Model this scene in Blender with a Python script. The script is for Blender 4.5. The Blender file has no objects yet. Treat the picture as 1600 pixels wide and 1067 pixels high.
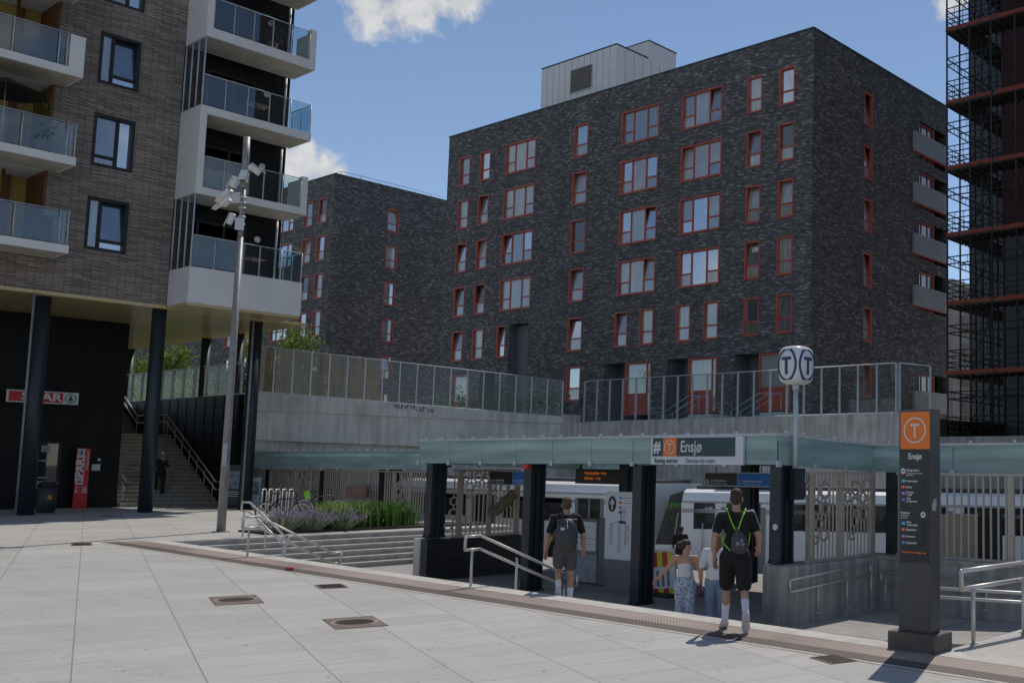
import bpy, bmesh, math, random
from mathutils import Vector, Matrix, Euler
random.seed(11)
C = bpy.context.scene.collection
R_ = math.radians
# ------------------------------------------------------------------ camera
CAM = Vector((0, 0, 2.0))
RT = Vector((0.80675, 0.59077, 0.01117)); UP = Vector((0.04896, -0.08567, 0.99512)); BK = Vector((0.58886, -0.80228, -0.09804))
F_PX, CX, CY = 1607.0, 1266.65, 573.4
cd = bpy.data.cameras.new('camera'); cam = bpy.data.objects.new('camera', cd); C.objects.link(cam)
cd.sensor_width = 36; cd.lens = F_PX / 1600 * 36; cd.shift_x = (800 - CX) / 1600; cd.shift_y = (CY - 533.5) / 1600
cd.clip_start = 0.1; cd.clip_end = 3000
m = Matrix((RT, UP, BK)).transposed().to_4x4(); m.translation = CAM; cam.matrix_world = m
bpy.context.scene.camera = cam
sc = bpy.context.scene
sc.view_settings.view_transform = 'Standard'; sc.view_settings.look = 'None'
sc.view_settings.exposure = -0.2; sc.view_settings.gamma = 1
sc.cycles.max_bounces = 7; sc.cycles.transparent_max_bounces = 24

def rayd(px, py): return RT * (px - CX) - UP * (py - CY) - BK * F_PX
def at_t(px, py, t):
    w = rayd(px, py); return CAM + w * (t / w.y)
def at_s(px, py, s):
    w = rayd(px, py); return CAM + w * (s / w.x)
def at_z(px, py, z):
    w = rayd(px, py); return CAM + w * ((z - 2.0) / w.z)
# ------------------------------------------------------------------ sky and sun
SUN_EL = R_(57); SUN_AZ = math.atan2(-.365, .93)
sun_dir = Vector((math.sin(SUN_AZ) * math.cos(SUN_EL), math.cos(SUN_AZ) * math.cos(SUN_EL), math.sin(SUN_EL)))
sl = bpy.data.lights.new('sun', 'SUN'); sl.energy = 3.35; sl.angle = R_(0.53); sl.color = (1, .935, .85)
so = bpy.data.objects.new('sun', sl); C.objects.link(so); so.rotation_euler = (-sun_dir).to_track_quat('-Z', 'Y').to_euler()
W = bpy.data.worlds.new('World'); sc.world = W; W.use_nodes = True
nt = W.node_tree; nt.nodes.clear()
def N(t, typ, **kw):
    n = t.nodes.new(typ)
    for k, v in kw.items(): setattr(n, k, v)
    return n
out = N(nt, 'ShaderNodeOutputWorld'); bg = N(nt, 'ShaderNodeBackground'); sky = N(nt, 'ShaderNodeTexSky')
sky.sky_type = 'NISHITA'; sky.sun_disc = False; sky.sun_elevation = SUN_EL; sky.sun_rotation = SUN_AZ % (2 * math.pi)
sky.air_density = .85; sky.dust_density = .05; sky.ozone_density = .55; sky.altitude = 400
bg.inputs[1].default_value = 0.125
tc = N(nt, 'ShaderNodeTexCoord')
def math_n(t, op, a, b=None, clamp=False):
    n = N(t, 'ShaderNodeMath', operation=op); n.use_clamp = clamp
    for i, v in enumerate((a, b)):
        if v is None: continue
        if isinstance(v, (int, float)): n.inputs[i].default_value = v
        else: t.links.new(v, n.inputs[i])
    return n.outputs[0]
nz = N(nt, 'ShaderNodeTexNoise'); nz.inputs['Scale'].default_value = 38; nz.inputs['Detail'].default_value = 9; nz.inputs['Roughness'].default_value = .62
nt.links.new(tc.outputs['Generated'], nz.inputs['Vector'])
nzb = N(nt, 'ShaderNodeTexNoise'); nzb.inputs['Scale'].default_value = 5.5; nzb.inputs['Detail'].default_value = 8; nzb.inputs['Roughness'].default_value = .6
nt.links.new(tc.outputs['Generated'], nzb.inputs['Vector'])
def blob_mask(d, rad, str_):
    n = N(nt, 'ShaderNodeVectorMath', operation='DISTANCE'); nt.links.new(tc.outputs['Generated'], n.inputs[0]); n.inputs[1].default_value = d
    v = math_n(nt, 'DIVIDE', n.outputs['Value'], rad)
    v = math_n(nt, 'SUBTRACT', 1.0, v, True)
    return math_n(nt, 'MULTIPLY', v, str_)
# cumulus clouds, each a patch of the sky dome (azimuth, height) with its own reach
tot = None
for px, py, rad, st in ((575, 8, .034, .85), (615, 14, .036, .9), (660, 5, .036, .9), (715, -6, .036, .9), (556, 32, .020, .6), (600, 42, .022, .65), (465, 262, .033, 1.1), (510, 274, .025, 1.0), (1490, 0, .025, .8)):
    v = blob_mask(rayd(px, py).normalized(), rad, st)
    tot = v if tot is None else math_n(nt, 'MAXIMUM', tot, v)
# more cloud on the half of the sky behind the photographer
dn = N(nt, 'ShaderNodeVectorMath', operation='DOT_PRODUCT'); nt.links.new(tc.outputs['Generated'], dn.inputs[0]); dn.inputs[1].default_value = Vector((.55, -.8, .25)).normalized()
back = math_n(nt, 'MULTIPLY', math_n(nt, 'ADD', dn.outputs['Value'], .1), 2.0, True)
c2 = math_n(nt, 'MULTIPLY', math_n(nt, 'SUBTRACT', nzb.outputs['Fac'], .5), 7.0, True)
c2 = math_n(nt, 'MULTIPLY', math_n(nt, 'MULTIPLY', c2, back), .85)
edge = math_n(nt, 'MULTIPLY', math_n(nt, 'SUBTRACT', nz.outputs['Fac'], .5), 3.6)
c1 = math_n(nt, 'ADD', math_n(nt, 'MULTIPLY', tot, 1.75), edge)
c1 = math_n(nt, 'MULTIPLY', math_n(nt, 'SUBTRACT', c1, .24), 1.15, True)
c1 = math_n(nt, 'MULTIPLY', c1, math_n(nt, 'MULTIPLY', tot, 9.0, True))
mask = math_n(nt, 'MAXIMUM', math_n(nt, 'MULTIPLY', c1, .93), c2)
cr = N(nt, 'ShaderNodeValToRGB'); nt.links.new(nz.outputs['Fac'], cr.inputs[0]); cr.color_ramp.elements[0].position = .35; cr.color_ramp.elements[0].color = (4.6, 4.75, 5.1, 1); cr.color_ramp.elements[1].position = .62; cr.color_ramp.elements[1].color = (6.5, 6.5, 6.5, 1); ramp_w = cr.outputs[0]
mx = N(nt, 'ShaderNodeMix', data_type='RGBA'); nt.links.new(mask, mx.inputs['Factor']); nt.links.new(sky.outputs[0], mx.inputs['A']); nt.links.new(ramp_w, mx.inputs['B'])
nt.links.new(mx.outputs['Result'], bg.inputs[0]); nt.links.new(bg.outputs[0], out.inputs[0])

# ------------------------------------------------------------------ materials
def mat(name):
    m = bpy.data.materials.new(name); m.use_nodes = True
    return m, m.node_tree, m.node_tree.nodes['Principled BSDF']
def objco(t, scale=(1, 1, 1), rot=(0, 0, 0)):
    g = N(t, 'ShaderNodeNewGeometry'); mp = N(t, 'ShaderNodeMapping')
    mp.inputs['Scale'].default_value = scale; mp.inputs['Rotation'].default_value = rot
    t.links.new(g.outputs['Position'], mp.inputs['Vector']); return mp.outputs[0]
def rgba(c, k=1): return (c[0] * k, c[1] * k, c[2] * k, 1)
def ramp(t, fac, stops):
    r = N(t, 'ShaderNodeValToRGB'); t.links.new(fac, r.inputs[0])
    while len(r.color_ramp.elements) < len(stops): r.color_ramp.elements.new(.5)
    for e, (p, c) in zip(r.color_ramp.elements, stops): e.position = p; e.color = c if len(c) == 4 else (*c, 1)
    return r.outputs[0]
def noise(t, vec, scale, detail=5, rough=.55):
    n = N(t, 'ShaderNodeTexNoise'); n.inputs['Scale'].default_value = scale; n.inputs['Detail'].default_value = detail; n.inputs['Roughness'].default_value = rough
    t.links.new(vec, n.inputs['Vector']); return n.outputs['Fac']
def bump(t, b, h, dist=.01, strength=.5):
    n = N(t, 'ShaderNodeBump'); n.inputs['Distance'].default_value = dist; n.inputs['Strength'].default_value = strength
    t.links.new(h, n.inputs['Height']); t.links.new(n.outputs[0], b.inputs['Normal'])
def mixc(t, fac, a, b, mode='MIX'):
    n = N(t, 'ShaderNodeMix', data_type='RGBA', blend_type=mode)
    for s, v in (('Factor', fac), ('A', a), ('B', b)):
        if isinstance(v, (int, float)): n.inputs[s].default_value = v
        elif isinstance(v, tuple): n.inputs[s].default_value = v
        else: t.links.new(v, n.inputs[s])
    return n.outputs['Result']
_cache = {}
def simple(name, col, rough=.6, metal=0, var=.25, scale=6, stretch=(1, 1, 1), spec=.5, bmp=0):
    if name in _cache: return _cache[name]
    m, t, b = mat(name); v = objco(t, stretch)
    f = noise(t, v, scale); t.links.new(ramp(t, f, [(.25, rgba(col, 1 - var)), (.75, rgba(col, 1 + var))]), b.inputs['Base Color'])
    b.inputs['Roughness'].default_value = rough; b.inputs['Metallic'].default_value = metal; b.inputs['Specular IOR Level'].default_value = spec
    if bmp: bump(t, b, noise(t, v, scale * 6), bmp)
    _cache[name] = m; return m
def wallvec(t):
    """running length along an axis-aligned wall, height"""
    g = N(t, 'ShaderNodeNewGeometry'); s = N(t, 'ShaderNodeSeparateXYZ'); t.links.new(g.outputs['Position'], s.inputs[0])
    a = math_n(t, 'ADD', s.outputs[0], s.outputs[1]); c = N(t, 'ShaderNodeCombineXYZ'); t.links.new(a, c.inputs[0]); t.links.new(s.outputs[2], c.inputs[1]); return c.outputs[0]
def brick(name, bw, rh, mortar, stops, mcol, var=.4, msmooth=.1, off=.37, bd=.01):
    m, t, b = mat(name); v = wallvec(t)
    n = N(t, 'ShaderNodeTexBrick'); n.offset = off; n.inputs['Scale'].default_value = 1; n.inputs['Brick Width'].default_value = bw; n.inputs['Row Height'].default_value = rh
    n.inputs['Mortar Size'].default_value = mortar; n.inputs['Mortar Smooth'].default_value = msmooth
    n.inputs['Color1'].default_value = (0, 0, 0, 1); n.inputs['Color2'].default_value = (1, 1, 1, 1); n.inputs['Mortar'].default_value = (.5, .5, .5, 1)
    t.links.new(v, n.inputs['Vector'])
    col = ramp(t, n.outputs['Color'], stops)
    big = noise(t, v, .55, 4, .6); col = mixc(t, .55, col, ramp(t, big, [(.3, (1 - var,) * 3), (.7, (1 + var,) * 3)]), 'MULTIPLY')
    col = mixc(t, n.outputs['Fac'], col, rgba(mcol)); t.links.new(col, b.inputs['Base Color'])
    b.inputs['Roughness'].default_value = .8; b.inputs['Specular IOR Level'].default_value = .25
    inv = math_n(t, 'SUBTRACT', 1.0, n.outputs['Fac']); bump(t, b, math_n(t, 'ADD', inv, math_n(t, 'MULTIPLY', n.outputs['Color'], .6)), bd, .7)
    return m
M_dark = brick('dark_brick', .27, .064, .008, [(0, (.088, .084, .084)), (.45, (.140, .134, .134)), (.75, (.195, .187, .186)), (.90, (.27, .258, .254)), (1, (.42, .40, .39))], (.070, .067, .067), .3)
M_tan = brick('tan_brick', .54, .064, .012, [(0, (.225, .185, .158)), (.5, (.325, .275, .238)), (1, (.42, .365, .32))], (.068, .057, .050), .3, off=.43)
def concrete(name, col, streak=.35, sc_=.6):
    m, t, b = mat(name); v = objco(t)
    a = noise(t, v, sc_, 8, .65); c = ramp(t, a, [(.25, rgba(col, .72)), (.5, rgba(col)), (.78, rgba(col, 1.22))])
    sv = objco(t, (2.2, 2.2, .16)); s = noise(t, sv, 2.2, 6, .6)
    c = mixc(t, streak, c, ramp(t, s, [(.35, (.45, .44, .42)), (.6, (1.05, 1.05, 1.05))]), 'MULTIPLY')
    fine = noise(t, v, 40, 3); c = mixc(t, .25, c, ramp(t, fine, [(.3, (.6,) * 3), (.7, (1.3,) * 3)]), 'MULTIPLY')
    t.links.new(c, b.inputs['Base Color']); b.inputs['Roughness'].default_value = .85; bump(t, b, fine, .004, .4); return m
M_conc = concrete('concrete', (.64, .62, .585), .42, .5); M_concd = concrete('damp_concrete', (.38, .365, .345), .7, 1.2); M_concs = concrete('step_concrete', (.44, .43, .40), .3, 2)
M_granite = concrete('kerb_granite', (.52, .49, .45), .15, 3)
def paving():
    m, t, b = mat('paving'); v = objco(t, (1, 1, 1), (0, 0, R_(18.8)))
    n = N(t, 'ShaderNodeTexBrick'); n.offset = .43; n.offset_frequency = 2; n.inputs['Scale'].default_value = 1; n.inputs['Brick Width'].default_value = .64; n.inputs['Row Height'].default_value = 1.06
    n.inputs['Mortar Size'].default_value = .008; n.inputs['Mortar Smooth'].default_value = .2
    n.inputs['Color1'].default_value = (0, 0, 0, 1); n.inputs['Color2'].default_value = (1, 1, 1, 1); n.inputs['Mortar'].default_value = (.5, .5, .5, 1); t.links.new(v, n.inputs['Vector'])
    c = ramp(t, n.outputs['Color'], [(0, (.405, .392, .366)), (.5, (.432, .419, .392)), (1, (.46, .447, .42))])
    sv = objco(t, (9, .7, 1), (0, 0, R_(18.8))); s = noise(t, sv, 1.1, 8, .7); c = mixc(t, .5, c, ramp(t, s, [(.3, (.82,) * 3), (.7, (1.12,) * 3)]), 'MULTIPLY')
    d = noise(t, v, .35, 6, .7); c = mixc(t, .5, c, ramp(t, d, [(.3, (.84, .83, .82)), (.65, (1.06,) * 3)]), 'MULTIPLY')
    sp = noise(t, v, 9, 2, .5); c = mixc(t, 1.0, c, ramp(t, sp, [(.245, (.45, .43, .42)), (.27, (1, 1, 1))]), 'MULTIPLY')
    gum = N(t, 'ShaderNodeTexVoronoi'); gum.inputs['Scale'].default_value = 2.1; t.links.new(v, gum.inputs['Vector']); c = mixc(t, .55, c, ramp(t, gum.outputs['Distance'], [(.045, (.45, .44, .43)), (.075, (1, 1, 1))]), 'MULTIPLY')
    st = noise(t, objco(t, (.25, 1.2, 1), (0, 0, R_(30))), 1.0, 8, .75); c = mixc(t, .8, c, ramp(t, st, [(.32, (.84, .83, .81)), (.46, (1, 1, 1))]), 'MULTIPLY')
    fine = noise(t, v, 55, 4); c = mixc(t, .35, c, ramp(t, fine, [(.3, (.75,) * 3), (.7, (1.2,) * 3)]), 'MULTIPLY')
    jm = N(t, 'ShaderNodeTexBrick'); jm.offset = 0; jm.inputs['Scale'].default_value = 1; jm.inputs['Brick Width'].default_value = 500; jm.inputs['Row Height'].default_value = 1.06; jm.inputs['Mortar Size'].default_value = .0055; jm.inputs['Mortar Smooth'].default_value = .3; t.links.new(v, jm.inputs['Vector'])
    c = mixc(t, math_n(t, 'MULTIPLY', n.outputs['Fac'], .46), c, (.15, .14, .13, 1)); c = mixc(t, math_n(t, 'MULTIPLY', jm.outputs['Fac'], .3), c, (.13, .115, .105, 1))
    t.links.new(c, b.inputs['Base Color']); b.inputs['Roughness'].default_value = .72
    bump(t, b, math_n(t, 'SUBTRACT', math_n(t, 'MULTIPLY', fine, .35), n.outputs['Fac']), .006, .6); return m
M_pave = paving()
def tactile():
    m, t, b = mat('tactile_metal'); v = objco(t)
    vo = N(t, 'ShaderNodeTexVoronoi'); vo.inputs['Scale'].default_value = 17; vo.inputs['Randomness'].default_value = 0; t.links.new(v, vo.inputs['Vector'])
    dots = ramp(t, vo.outputs['Distance'], [(.28, (1, 1, 1)), (.42, (0, 0, 0))])
    sep = N(t, 'ShaderNodeSeparateXYZ'); t.links.new(v, sep.inputs[0])
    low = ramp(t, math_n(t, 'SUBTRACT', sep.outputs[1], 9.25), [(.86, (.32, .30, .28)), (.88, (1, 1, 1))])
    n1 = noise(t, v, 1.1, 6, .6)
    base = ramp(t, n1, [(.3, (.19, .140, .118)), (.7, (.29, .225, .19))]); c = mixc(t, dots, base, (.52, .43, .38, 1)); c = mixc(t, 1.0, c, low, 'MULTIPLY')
    t.links.new(c, b.inputs['Base Color']); b.inputs['Roughness'].default_value = .6; bump(t, b, dots, .008, .9); return m
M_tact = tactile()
M_floor = concrete('floor_slabs', (.33, .315, .295), .15, 1.5)
M_ballast = simple('ballast', (.12, .11, .10), .95, var=.5, scale=18)
M_navy = simple('navy_steel', (.018, .027, .037), .42, var=.18, scale=3)
M_black = simple('black_metal', (.012, .012, .014), .5, var=.3, scale=3)
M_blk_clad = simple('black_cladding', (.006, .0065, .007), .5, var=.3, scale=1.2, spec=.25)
M_steel = simple('brushed_steel', (.60, .575, .55), .45, .5, var=.12, scale=30)
M_galv = simple('galvanised_steel', (.50, .54, .57), .5, .3, var=.15, scale=8)
M_white = simple('white_panel', (.76, .745, .735), .45, var=.06, scale=1.5)
M_white2 = simple('white_enamel', (.68, .68, .68), .3, var=.05, scale=2)
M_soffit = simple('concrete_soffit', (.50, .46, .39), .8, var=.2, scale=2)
M_red = simple('red_frame', (.50, .10, .055), .45, var=.12, scale=4)
M_redp = simple('red_panel', (.50, .085, .040), .5, var=.12, scale=2)
M_grey = simple('grey_panel', (.16, .165, .18), .5, var=.1, scale=2)
M_bars = simple('screen_bars', (.46, .395, .335), .45, .2, var=.12, scale=9)
M_blackstone = simple('black_stone', (.022, .021, .021), .45, var=.7, scale=2.5)
M_yel = simple('yellow_boards', (.38, .27, .075), .6, var=.12, scale=2, stretch=(3, 3, .3))
M_orangewood = simple('orange_wood', (.13, .048, .014), .5, var=.2, scale=4)
M_wood = simple('slat_wood', (.30, .205, .125), .75, var=.35, scale=7, stretch=(1, 1, .1))
M_rust = simple('rust_iron', (.11, .075, .055), .7, .4, var=.4, scale=14)
M_trainw = simple('train_white', (.86, .86, .86), .3, var=.05, scale=1)
M_traing = simple('train_grey', (.25, .25, .26), .4, var=.08, scale=2)
M_scaf = simple('scaffold_tube', (.035, .037, .042), .5, .5, var=.3, scale=5)
M_orange_board = simple('toe_board', (.20, .032, .016), .6, var=.3, scale=3)
M_deck = simple('deck_board', (.045, .042, .038), .8, var=.3, scale=4)
M_dkred = simple('dark_red_sheet', (.060, .013, .012), .7, var=.3, scale=1.3)
M_board = simple('grey_board', (.085, .087, .092), .75, var=.18, scale=1)
def soffit_gold():
    m, t, b = mat('gold_soffit'); v = objco(t, (1, 6, 1)); f = noise(t, v, 2, 4)
    t.links.new(ramp(t, f, [(.3, (.52, .40, .19)), (.7, (.61, .50, .27))]), b.inputs['Base Color']); b.inputs['Roughness'].default_value = .22; return m
M_gold = soffit_gold()
def glassy(name, tint, reflect=.12, alpha=.82, rough=.02):
    """clear sheet glass: mostly see-through, tinted, with a mirror share that grows at grazing angles"""
    m, t, b = mat(name); t.nodes.remove(b); o = t.nodes['Material Output']
    tr = N(t, 'ShaderNodeBsdfTransparent'); tr.inputs[0].default_value = rgba(tint); gl = N(t, 'ShaderNodeBsdfGlossy'); gl.inputs['Roughness'].default_value = rough; gl.inputs[0].default_value = (.9, .95, 1, 1)
    df = N(t, 'ShaderNodeBsdfDiffuse'); df.inputs[0].default_value = (.45, .5, .52, 1)
    lw = N(t, 'ShaderNodeLayerWeight'); lw.inputs[0].default_value = .5
    m1 = N(t, 'ShaderNodeMixShader'); m1.inputs[0].default_value = 1 - alpha; t.links.new(tr.outputs[0], m1.inputs[1]); t.links.new(df.outputs[0], m1.inputs[2])
    m2 = N(t, 'ShaderNodeMixShader'); t.links.new(math_n(t, 'ADD', math_n(t, 'MULTIPLY', math_n(t, 'POWER', lw.outputs['Facing'], 4), .55), reflect), m2.inputs[0]); t.links.new(m1.outputs[0], m2.inputs[1]); t.links.new(gl.outputs[0], m2.inputs[2])
    t.links.new(m2.outputs[0], o.inputs[0]); return m
M_fence = glassy('fence_glass', (.84, .88, .88), .03, .955); M_balg = glassy('balcony_glass', (.60, .76, .82), .14, .97)
def pane(name, cols, mirror, rough=.02, scale=(1, 1, 1)):
    """window seen from outside: curtain or dark room behind, mirror of the sky on top"""
    m, t, b = mat(name); o = t.nodes['Material Output']; v = objco(t, scale); f = noise(t, v, 2.2, 3)
    t.links.new(ramp(t, f, [(.35, rgba(cols[0])), (.65, rgba(cols[1]))]), b.inputs['Base Color']); b.inputs['Roughness'].default_value = .7
    gl = N(t, 'ShaderNodeBsdfGlossy'); gl.inputs['Roughness'].default_value = rough; gl.inputs[0].default_value = (.92, .96, 1, 1)
    ms = N(t, 'ShaderNodeMixShader'); lw = N(t, 'ShaderNodeLayerWeight'); lw.inputs[0].default_value = .5
    t.links.new(math_n(t, 'ADD', math_n(t, 'MULTIPLY', math_n(t, 'POWER', lw.outputs['Facing'], 4), .5), mirror), ms.inputs[0])
    t.links.new(b.outputs[0], ms.inputs[1]); t.links.new(gl.outputs[0], ms.inputs[2]); t.links.new(ms.outputs[0], o.inputs[0]); return m
P_curt = pane('curtain_pane', ((.30, .31, .30), (.46, .47, .45)), .22, scale=(5, 5, .3)); P_blind = pane('blind_pane', ((.34, .32, .30), (.46, .43, .40)), .2); P_sky = pane('sky_pane', ((.08, .10, .13), (.14, .17, .20)), .62)
P_dark = pane('dark_pane', ((.012, .014, .016), (.05, .05, .05)), .15); P_mid = pane('mid_pane', ((.10, .11, .12), (.24, .25, .25)), .28, scale=(4, 4, .5)); P_blue = pane('blue_pane', ((.006, .014, .032), (.02, .04, .08)), .30)
P_train = pane('train_pane', ((.008, .008, .009), (.03, .03, .032)), .03); P_shop = pane('shop_pane', ((.004, .005, .007), (.010, .012, .014)), .10)
def frosted():
    m, t, b = mat('frosted_glass'); v = objco(t, (1, 1, 5)); o = t.nodes['Material Output']
    f = noise(t, objco(t, (.35, .35, 3.4)), 1.4, 3); t.links.new(ramp(t, f, [(.35, (.32, .44, .45)), (.65, (.52, .65, .64))]), b.inputs['Base Color']); b.inputs['Roughness'].default_value = .22
    tl = N(t, 'ShaderNodeBsdfTranslucent'); tl.inputs[0].default_value = (.50, .68, .68, 1); ms = N(t, 'ShaderNodeMixShader'); ms.inputs[0].default_value = .38
    t.links.new(b.outputs[0], ms.inputs[1]); t.links.new(tl.outputs[0], ms.inputs[2]); t.links.new(ms.outputs[0], o.inputs[0]); return m
M_frost = frosted()
def emit(name, col, k):
    m, t, b = mat(name); b.inputs['Base Color'].default_value = (0, 0, 0, 1); b.inputs['Emission Color'].default_value = rgba(col); b.inputs['Emission Strength'].default_value = k; return m
E_led = emit('led_amber', (1, .22, .03), .32); E_green = emit('led_green', (.2, .9, .12), .12)
# ------------------------------------------------------------------ mesh helpers
class MB:
    def __init__(s): s.b = bmesh.new()
    def face(s, pts):
        vs = [s.b.verts.new(p) for p in pts]; return s.b.faces.new(vs)
    def box(s, x0, x1, y0, y1, z0, z1, M=None):
        P = [(x, y, z) for x in (min(x0, x1), max(x0, x1)) for y in (min(y0, y1), max(y0, y1)) for z in (min(z0, z1), max(z0, z1))]
        if M is not None: P = [M @ Vector(p) for p in P]
        v = [s.b.verts.new(p) for p in P]
        for f in ((0, 1, 3, 2), (4, 6, 7, 5), (0, 4, 5, 1), (2, 3, 7, 6), (0, 2, 6, 4), (1, 5, 7, 3)): s.b.faces.new([v[i] for i in f])
        return s
    def bbox(s, x0, x1, y0, y1, z0, z1, r, seg=2, M=None):
        t = bmesh.new(); o = MB(); o.box(x0, x1, y0, y1, z0, z1); bmesh.ops.bevel(o.b, geom=o.b.edges[:], offset=r, segments=seg, affect='EDGES', profile=.5)
        s.join(o, M); t.free(); return s
    def join(s, o, M=None):
        mp = {}
        for v in o.b.verts: mp[v] = s.b.verts.new(M @ v.co if M is not None else v.co)
        for f in o.b.faces:
            try:
                nf = s.b.faces.new([mp[v] for v in f.verts]); nf.smooth = f.smooth
            except ValueError: pass
        o.b.free(); return s
    def cone(s, p0, r0, p1, r1, n=10, cap=True):
        p0 = Vector(p0); p1 = Vector(p1); d = (p1 - p0)
        if d.length < 1e-6: return s
        d.normalize(); a = d.orthogonal().normalized(); b = d.cross(a)
        A = []; B = []
        for i in range(n):
            q = 2 * math.pi * i / n; u = a * math.cos(q) + b * math.sin(q)
            A.append(s.b.verts.new(p0 + u * r0)); B.append(s.b.verts.new(p1 + u * r1))
        for i in range(n):
            f = s.b.faces.new((A[i], A[(i + 1) % n], B[(i + 1) % n], B[i])); f.smooth = True
        if cap: s.b.faces.new(A[::-1]); s.b.faces.new(B)
        return s
    def cyl(s, p0, p1, r, n=10): return s.cone(p0, r, p1, r, n)
    def tube(s, pts, r, n=8):
        for a, b in zip(pts, pts[1:]): s.cone(a, r, b, r, n)
        for p in pts[1:-1]: s.ball(p, r, 1)
        return s
    def ball(s, c, r, sub=2, R=None):
        c = Vector(c); rr = Vector((r, r, r)) if isinstance(r, (int, float)) else Vector(r)
        M = Matrix.Translation(c) @ (R.to_4x4() if R is not None else Matrix.Identity(4)) @ Matrix.Diagonal((*rr, 1))
        k = bmesh.ops.create_icosphere(s.b, subdivisions=sub, radius=1, matrix=M)
        for v in k['verts']:
            for f in v.link_faces: f.smooth = True
        return s
    def prism(s, poly, f0, f1):
        """poly of 2D points, f0/f1 map a 2D point to the two end planes"""
        A = [s.b.verts.new(f0(p)) for p in poly]; B = [s.b.verts.new(f1(p)) for p in poly]; n = len(poly)
        s.b.faces.new(A); s.b.faces.new(B[::-1])
        for i in range(n): s.b.faces.new((A[i], B[i], B[(i + 1) % n], A[(i + 1) % n]))
        return s
    def ring(s, c, ax, r0, r1, h, n=24, ang=None):
        """flat annulus of thickness h about axis ax"""
        c = Vector(c); ax = Vector(ax).normalized(); a = ax.orthogonal().normalized(); b = ax.cross(a)
        L = []
        for i in range(n):
            q = 2 * math.pi * i / n; u = a * math.cos(q) + b * math.sin(q)
            L.append([s.b.verts.new(c + u * r + ax * k) for r, k in ((r0, 0), (r1, 0), (r1, h), (r0, h))])
        for i in range(n):
            A, B = L[i], L[(i + 1) % n]
            for j in range(4): s.b.faces.new((A[j], A[(j + 1) % 4], B[(j + 1) % 4], B[j]))
        return s
def wpos(o):
    v = Vector((0, 0, 0))
    while o: v = v + o.location; o = o.parent
    return v
def obj(name, mb, m, parent=None, local=False, recalc=True, smooth=False):
    if recalc: bmesh.ops.recalc_face_normals(mb.b, faces=mb.b.faces[:])
    me = bpy.data.meshes.new(name); mb.b.to_mesh(me); mb.b.free()
    if smooth:
        for p in me.polygons: p.use_smooth = True
    o = bpy.data.objects.new(name, me); C.objects.link(o)
    for mm in (m if isinstance(m, (list, tuple)) else [m]): me.materials.append(mm)
    if parent is not None:
        o.parent = parent
        if not local: o.location = -wpos(parent)
    return o
def tag(o, label, cat, group=None):
    o['label'] = label; o['category'] = cat
    if group: o['group'] = group
    return o
def thing(name, label, cat, loc=(0, 0, 0), rotz=0, group=None):
    o = bpy.data.objects.new(name, None); C.objects.link(o); o.location = loc; o.rotation_euler = (0, 0, rotz); o.empty_display_size = .2
    return tag(o, label, cat, group)
def struct(name, mb, m, kind='structure'):
    o = obj(name, mb, m); o['kind'] = kind; return o
def copy_tree(o, parent=None):
    c = o.copy(); C.objects.link(c)
    if parent is not None: c.parent = parent
    for ch in list(o.children): copy_tree(ch, c)
    return c
def dup(o, loc, rotz=0, label=None, sc_=None):
    c = copy_tree(o); c.location = loc; c.rotation_euler = (0, 0, rotz)
    if label: c['label'] = label
    if sc_: c.scale = sc_
    return c
def text(body, size, loc, plane, m, parent, name='lettering', align='LEFT', bold=0, xs=1.0, rot=None):
    """raised lettering; plane 't' faces the viewer side of a t wall, 's' faces +s, else a rotation"""
    cu = bpy.data.curves.new(name, 'FONT'); cu.body = body; cu.size = size; cu.extrude = .0015; cu.offset = bold; cu.align_x = align; cu.align_y = 'CENTER'; cu.resolution_u = 3
    tmp = bpy.data.objects.new('tmp', cu); C.objects.link(tmp)
    dg = bpy.context.evaluated_depsgraph_get(); me = bpy.data.meshes.new_from_object(tmp.evaluated_get(dg)); bpy.data.objects.remove(tmp); bpy.data.curves.remove(cu)
    E = rot if rot is not None else Euler((R_(90), 0, 0 if plane == 't' else R_(90)))
    Mx = Matrix.Translation(loc) @ E.to_matrix().to_4x4() @ Matrix.Diagonal((xs, 1, 1, 1))
    me.transform(Mx); me.materials.clear(); me.materials.append(m); o = bpy.data.objects.new(name, me); C.objects.link(o)
    if parent is not None: o.parent = parent; o.location = -wpos(parent)
    return o
# ------------------------------------------------------------------ wall planes, openings, windows
class Pl:
    def __init__(s, k, v): s.k = k; s.v = v
    def pt(s, u, z, d=0): return (u, s.v + d, z) if s.k == 't' else (s.v - d, u, z)
    def box(s, mb, ua, ub, za, zb, d0, d1):
        if s.k == 't': mb.box(ua, ub, s.v + d0, s.v + d1, za, zb)
        else: mb.box(s.v - d1, s.v - d0, ua, ub, za, zb)
def facade(mb, pl, u0, u1, z0, z1, holes, depth=.2):
    us = sorted({u0, u1, *[h[0] for h in holes], *[h[1] for h in holes]}); zs = sorted({z0, z1, *[h[2] for h in holes], *[h[3] for h in holes]})
    for a, b in zip(us, us[1:]):
        for c, d in zip(zs, zs[1:]):
            mu, mz = (a + b) / 2, (c + d) / 2
            if any(h[0] < mu < h[1] and h[2] < mz < h[3] for h in holes): continue
            mb.face([pl.pt(a, c), pl.pt(b, c), pl.pt(b, d), pl.pt(a, d)])
    for h in holes:
        a, b, c, d = h[:4]
        for (p, q) in (((a, c), (b, c)), ((b, c), (b, d)), ((b, d), (a, d)), ((a, d), (a, c))):
            mb.face([pl.pt(*p), pl.pt(*q), pl.pt(*q, depth), pl.pt(*p, depth)])
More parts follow.
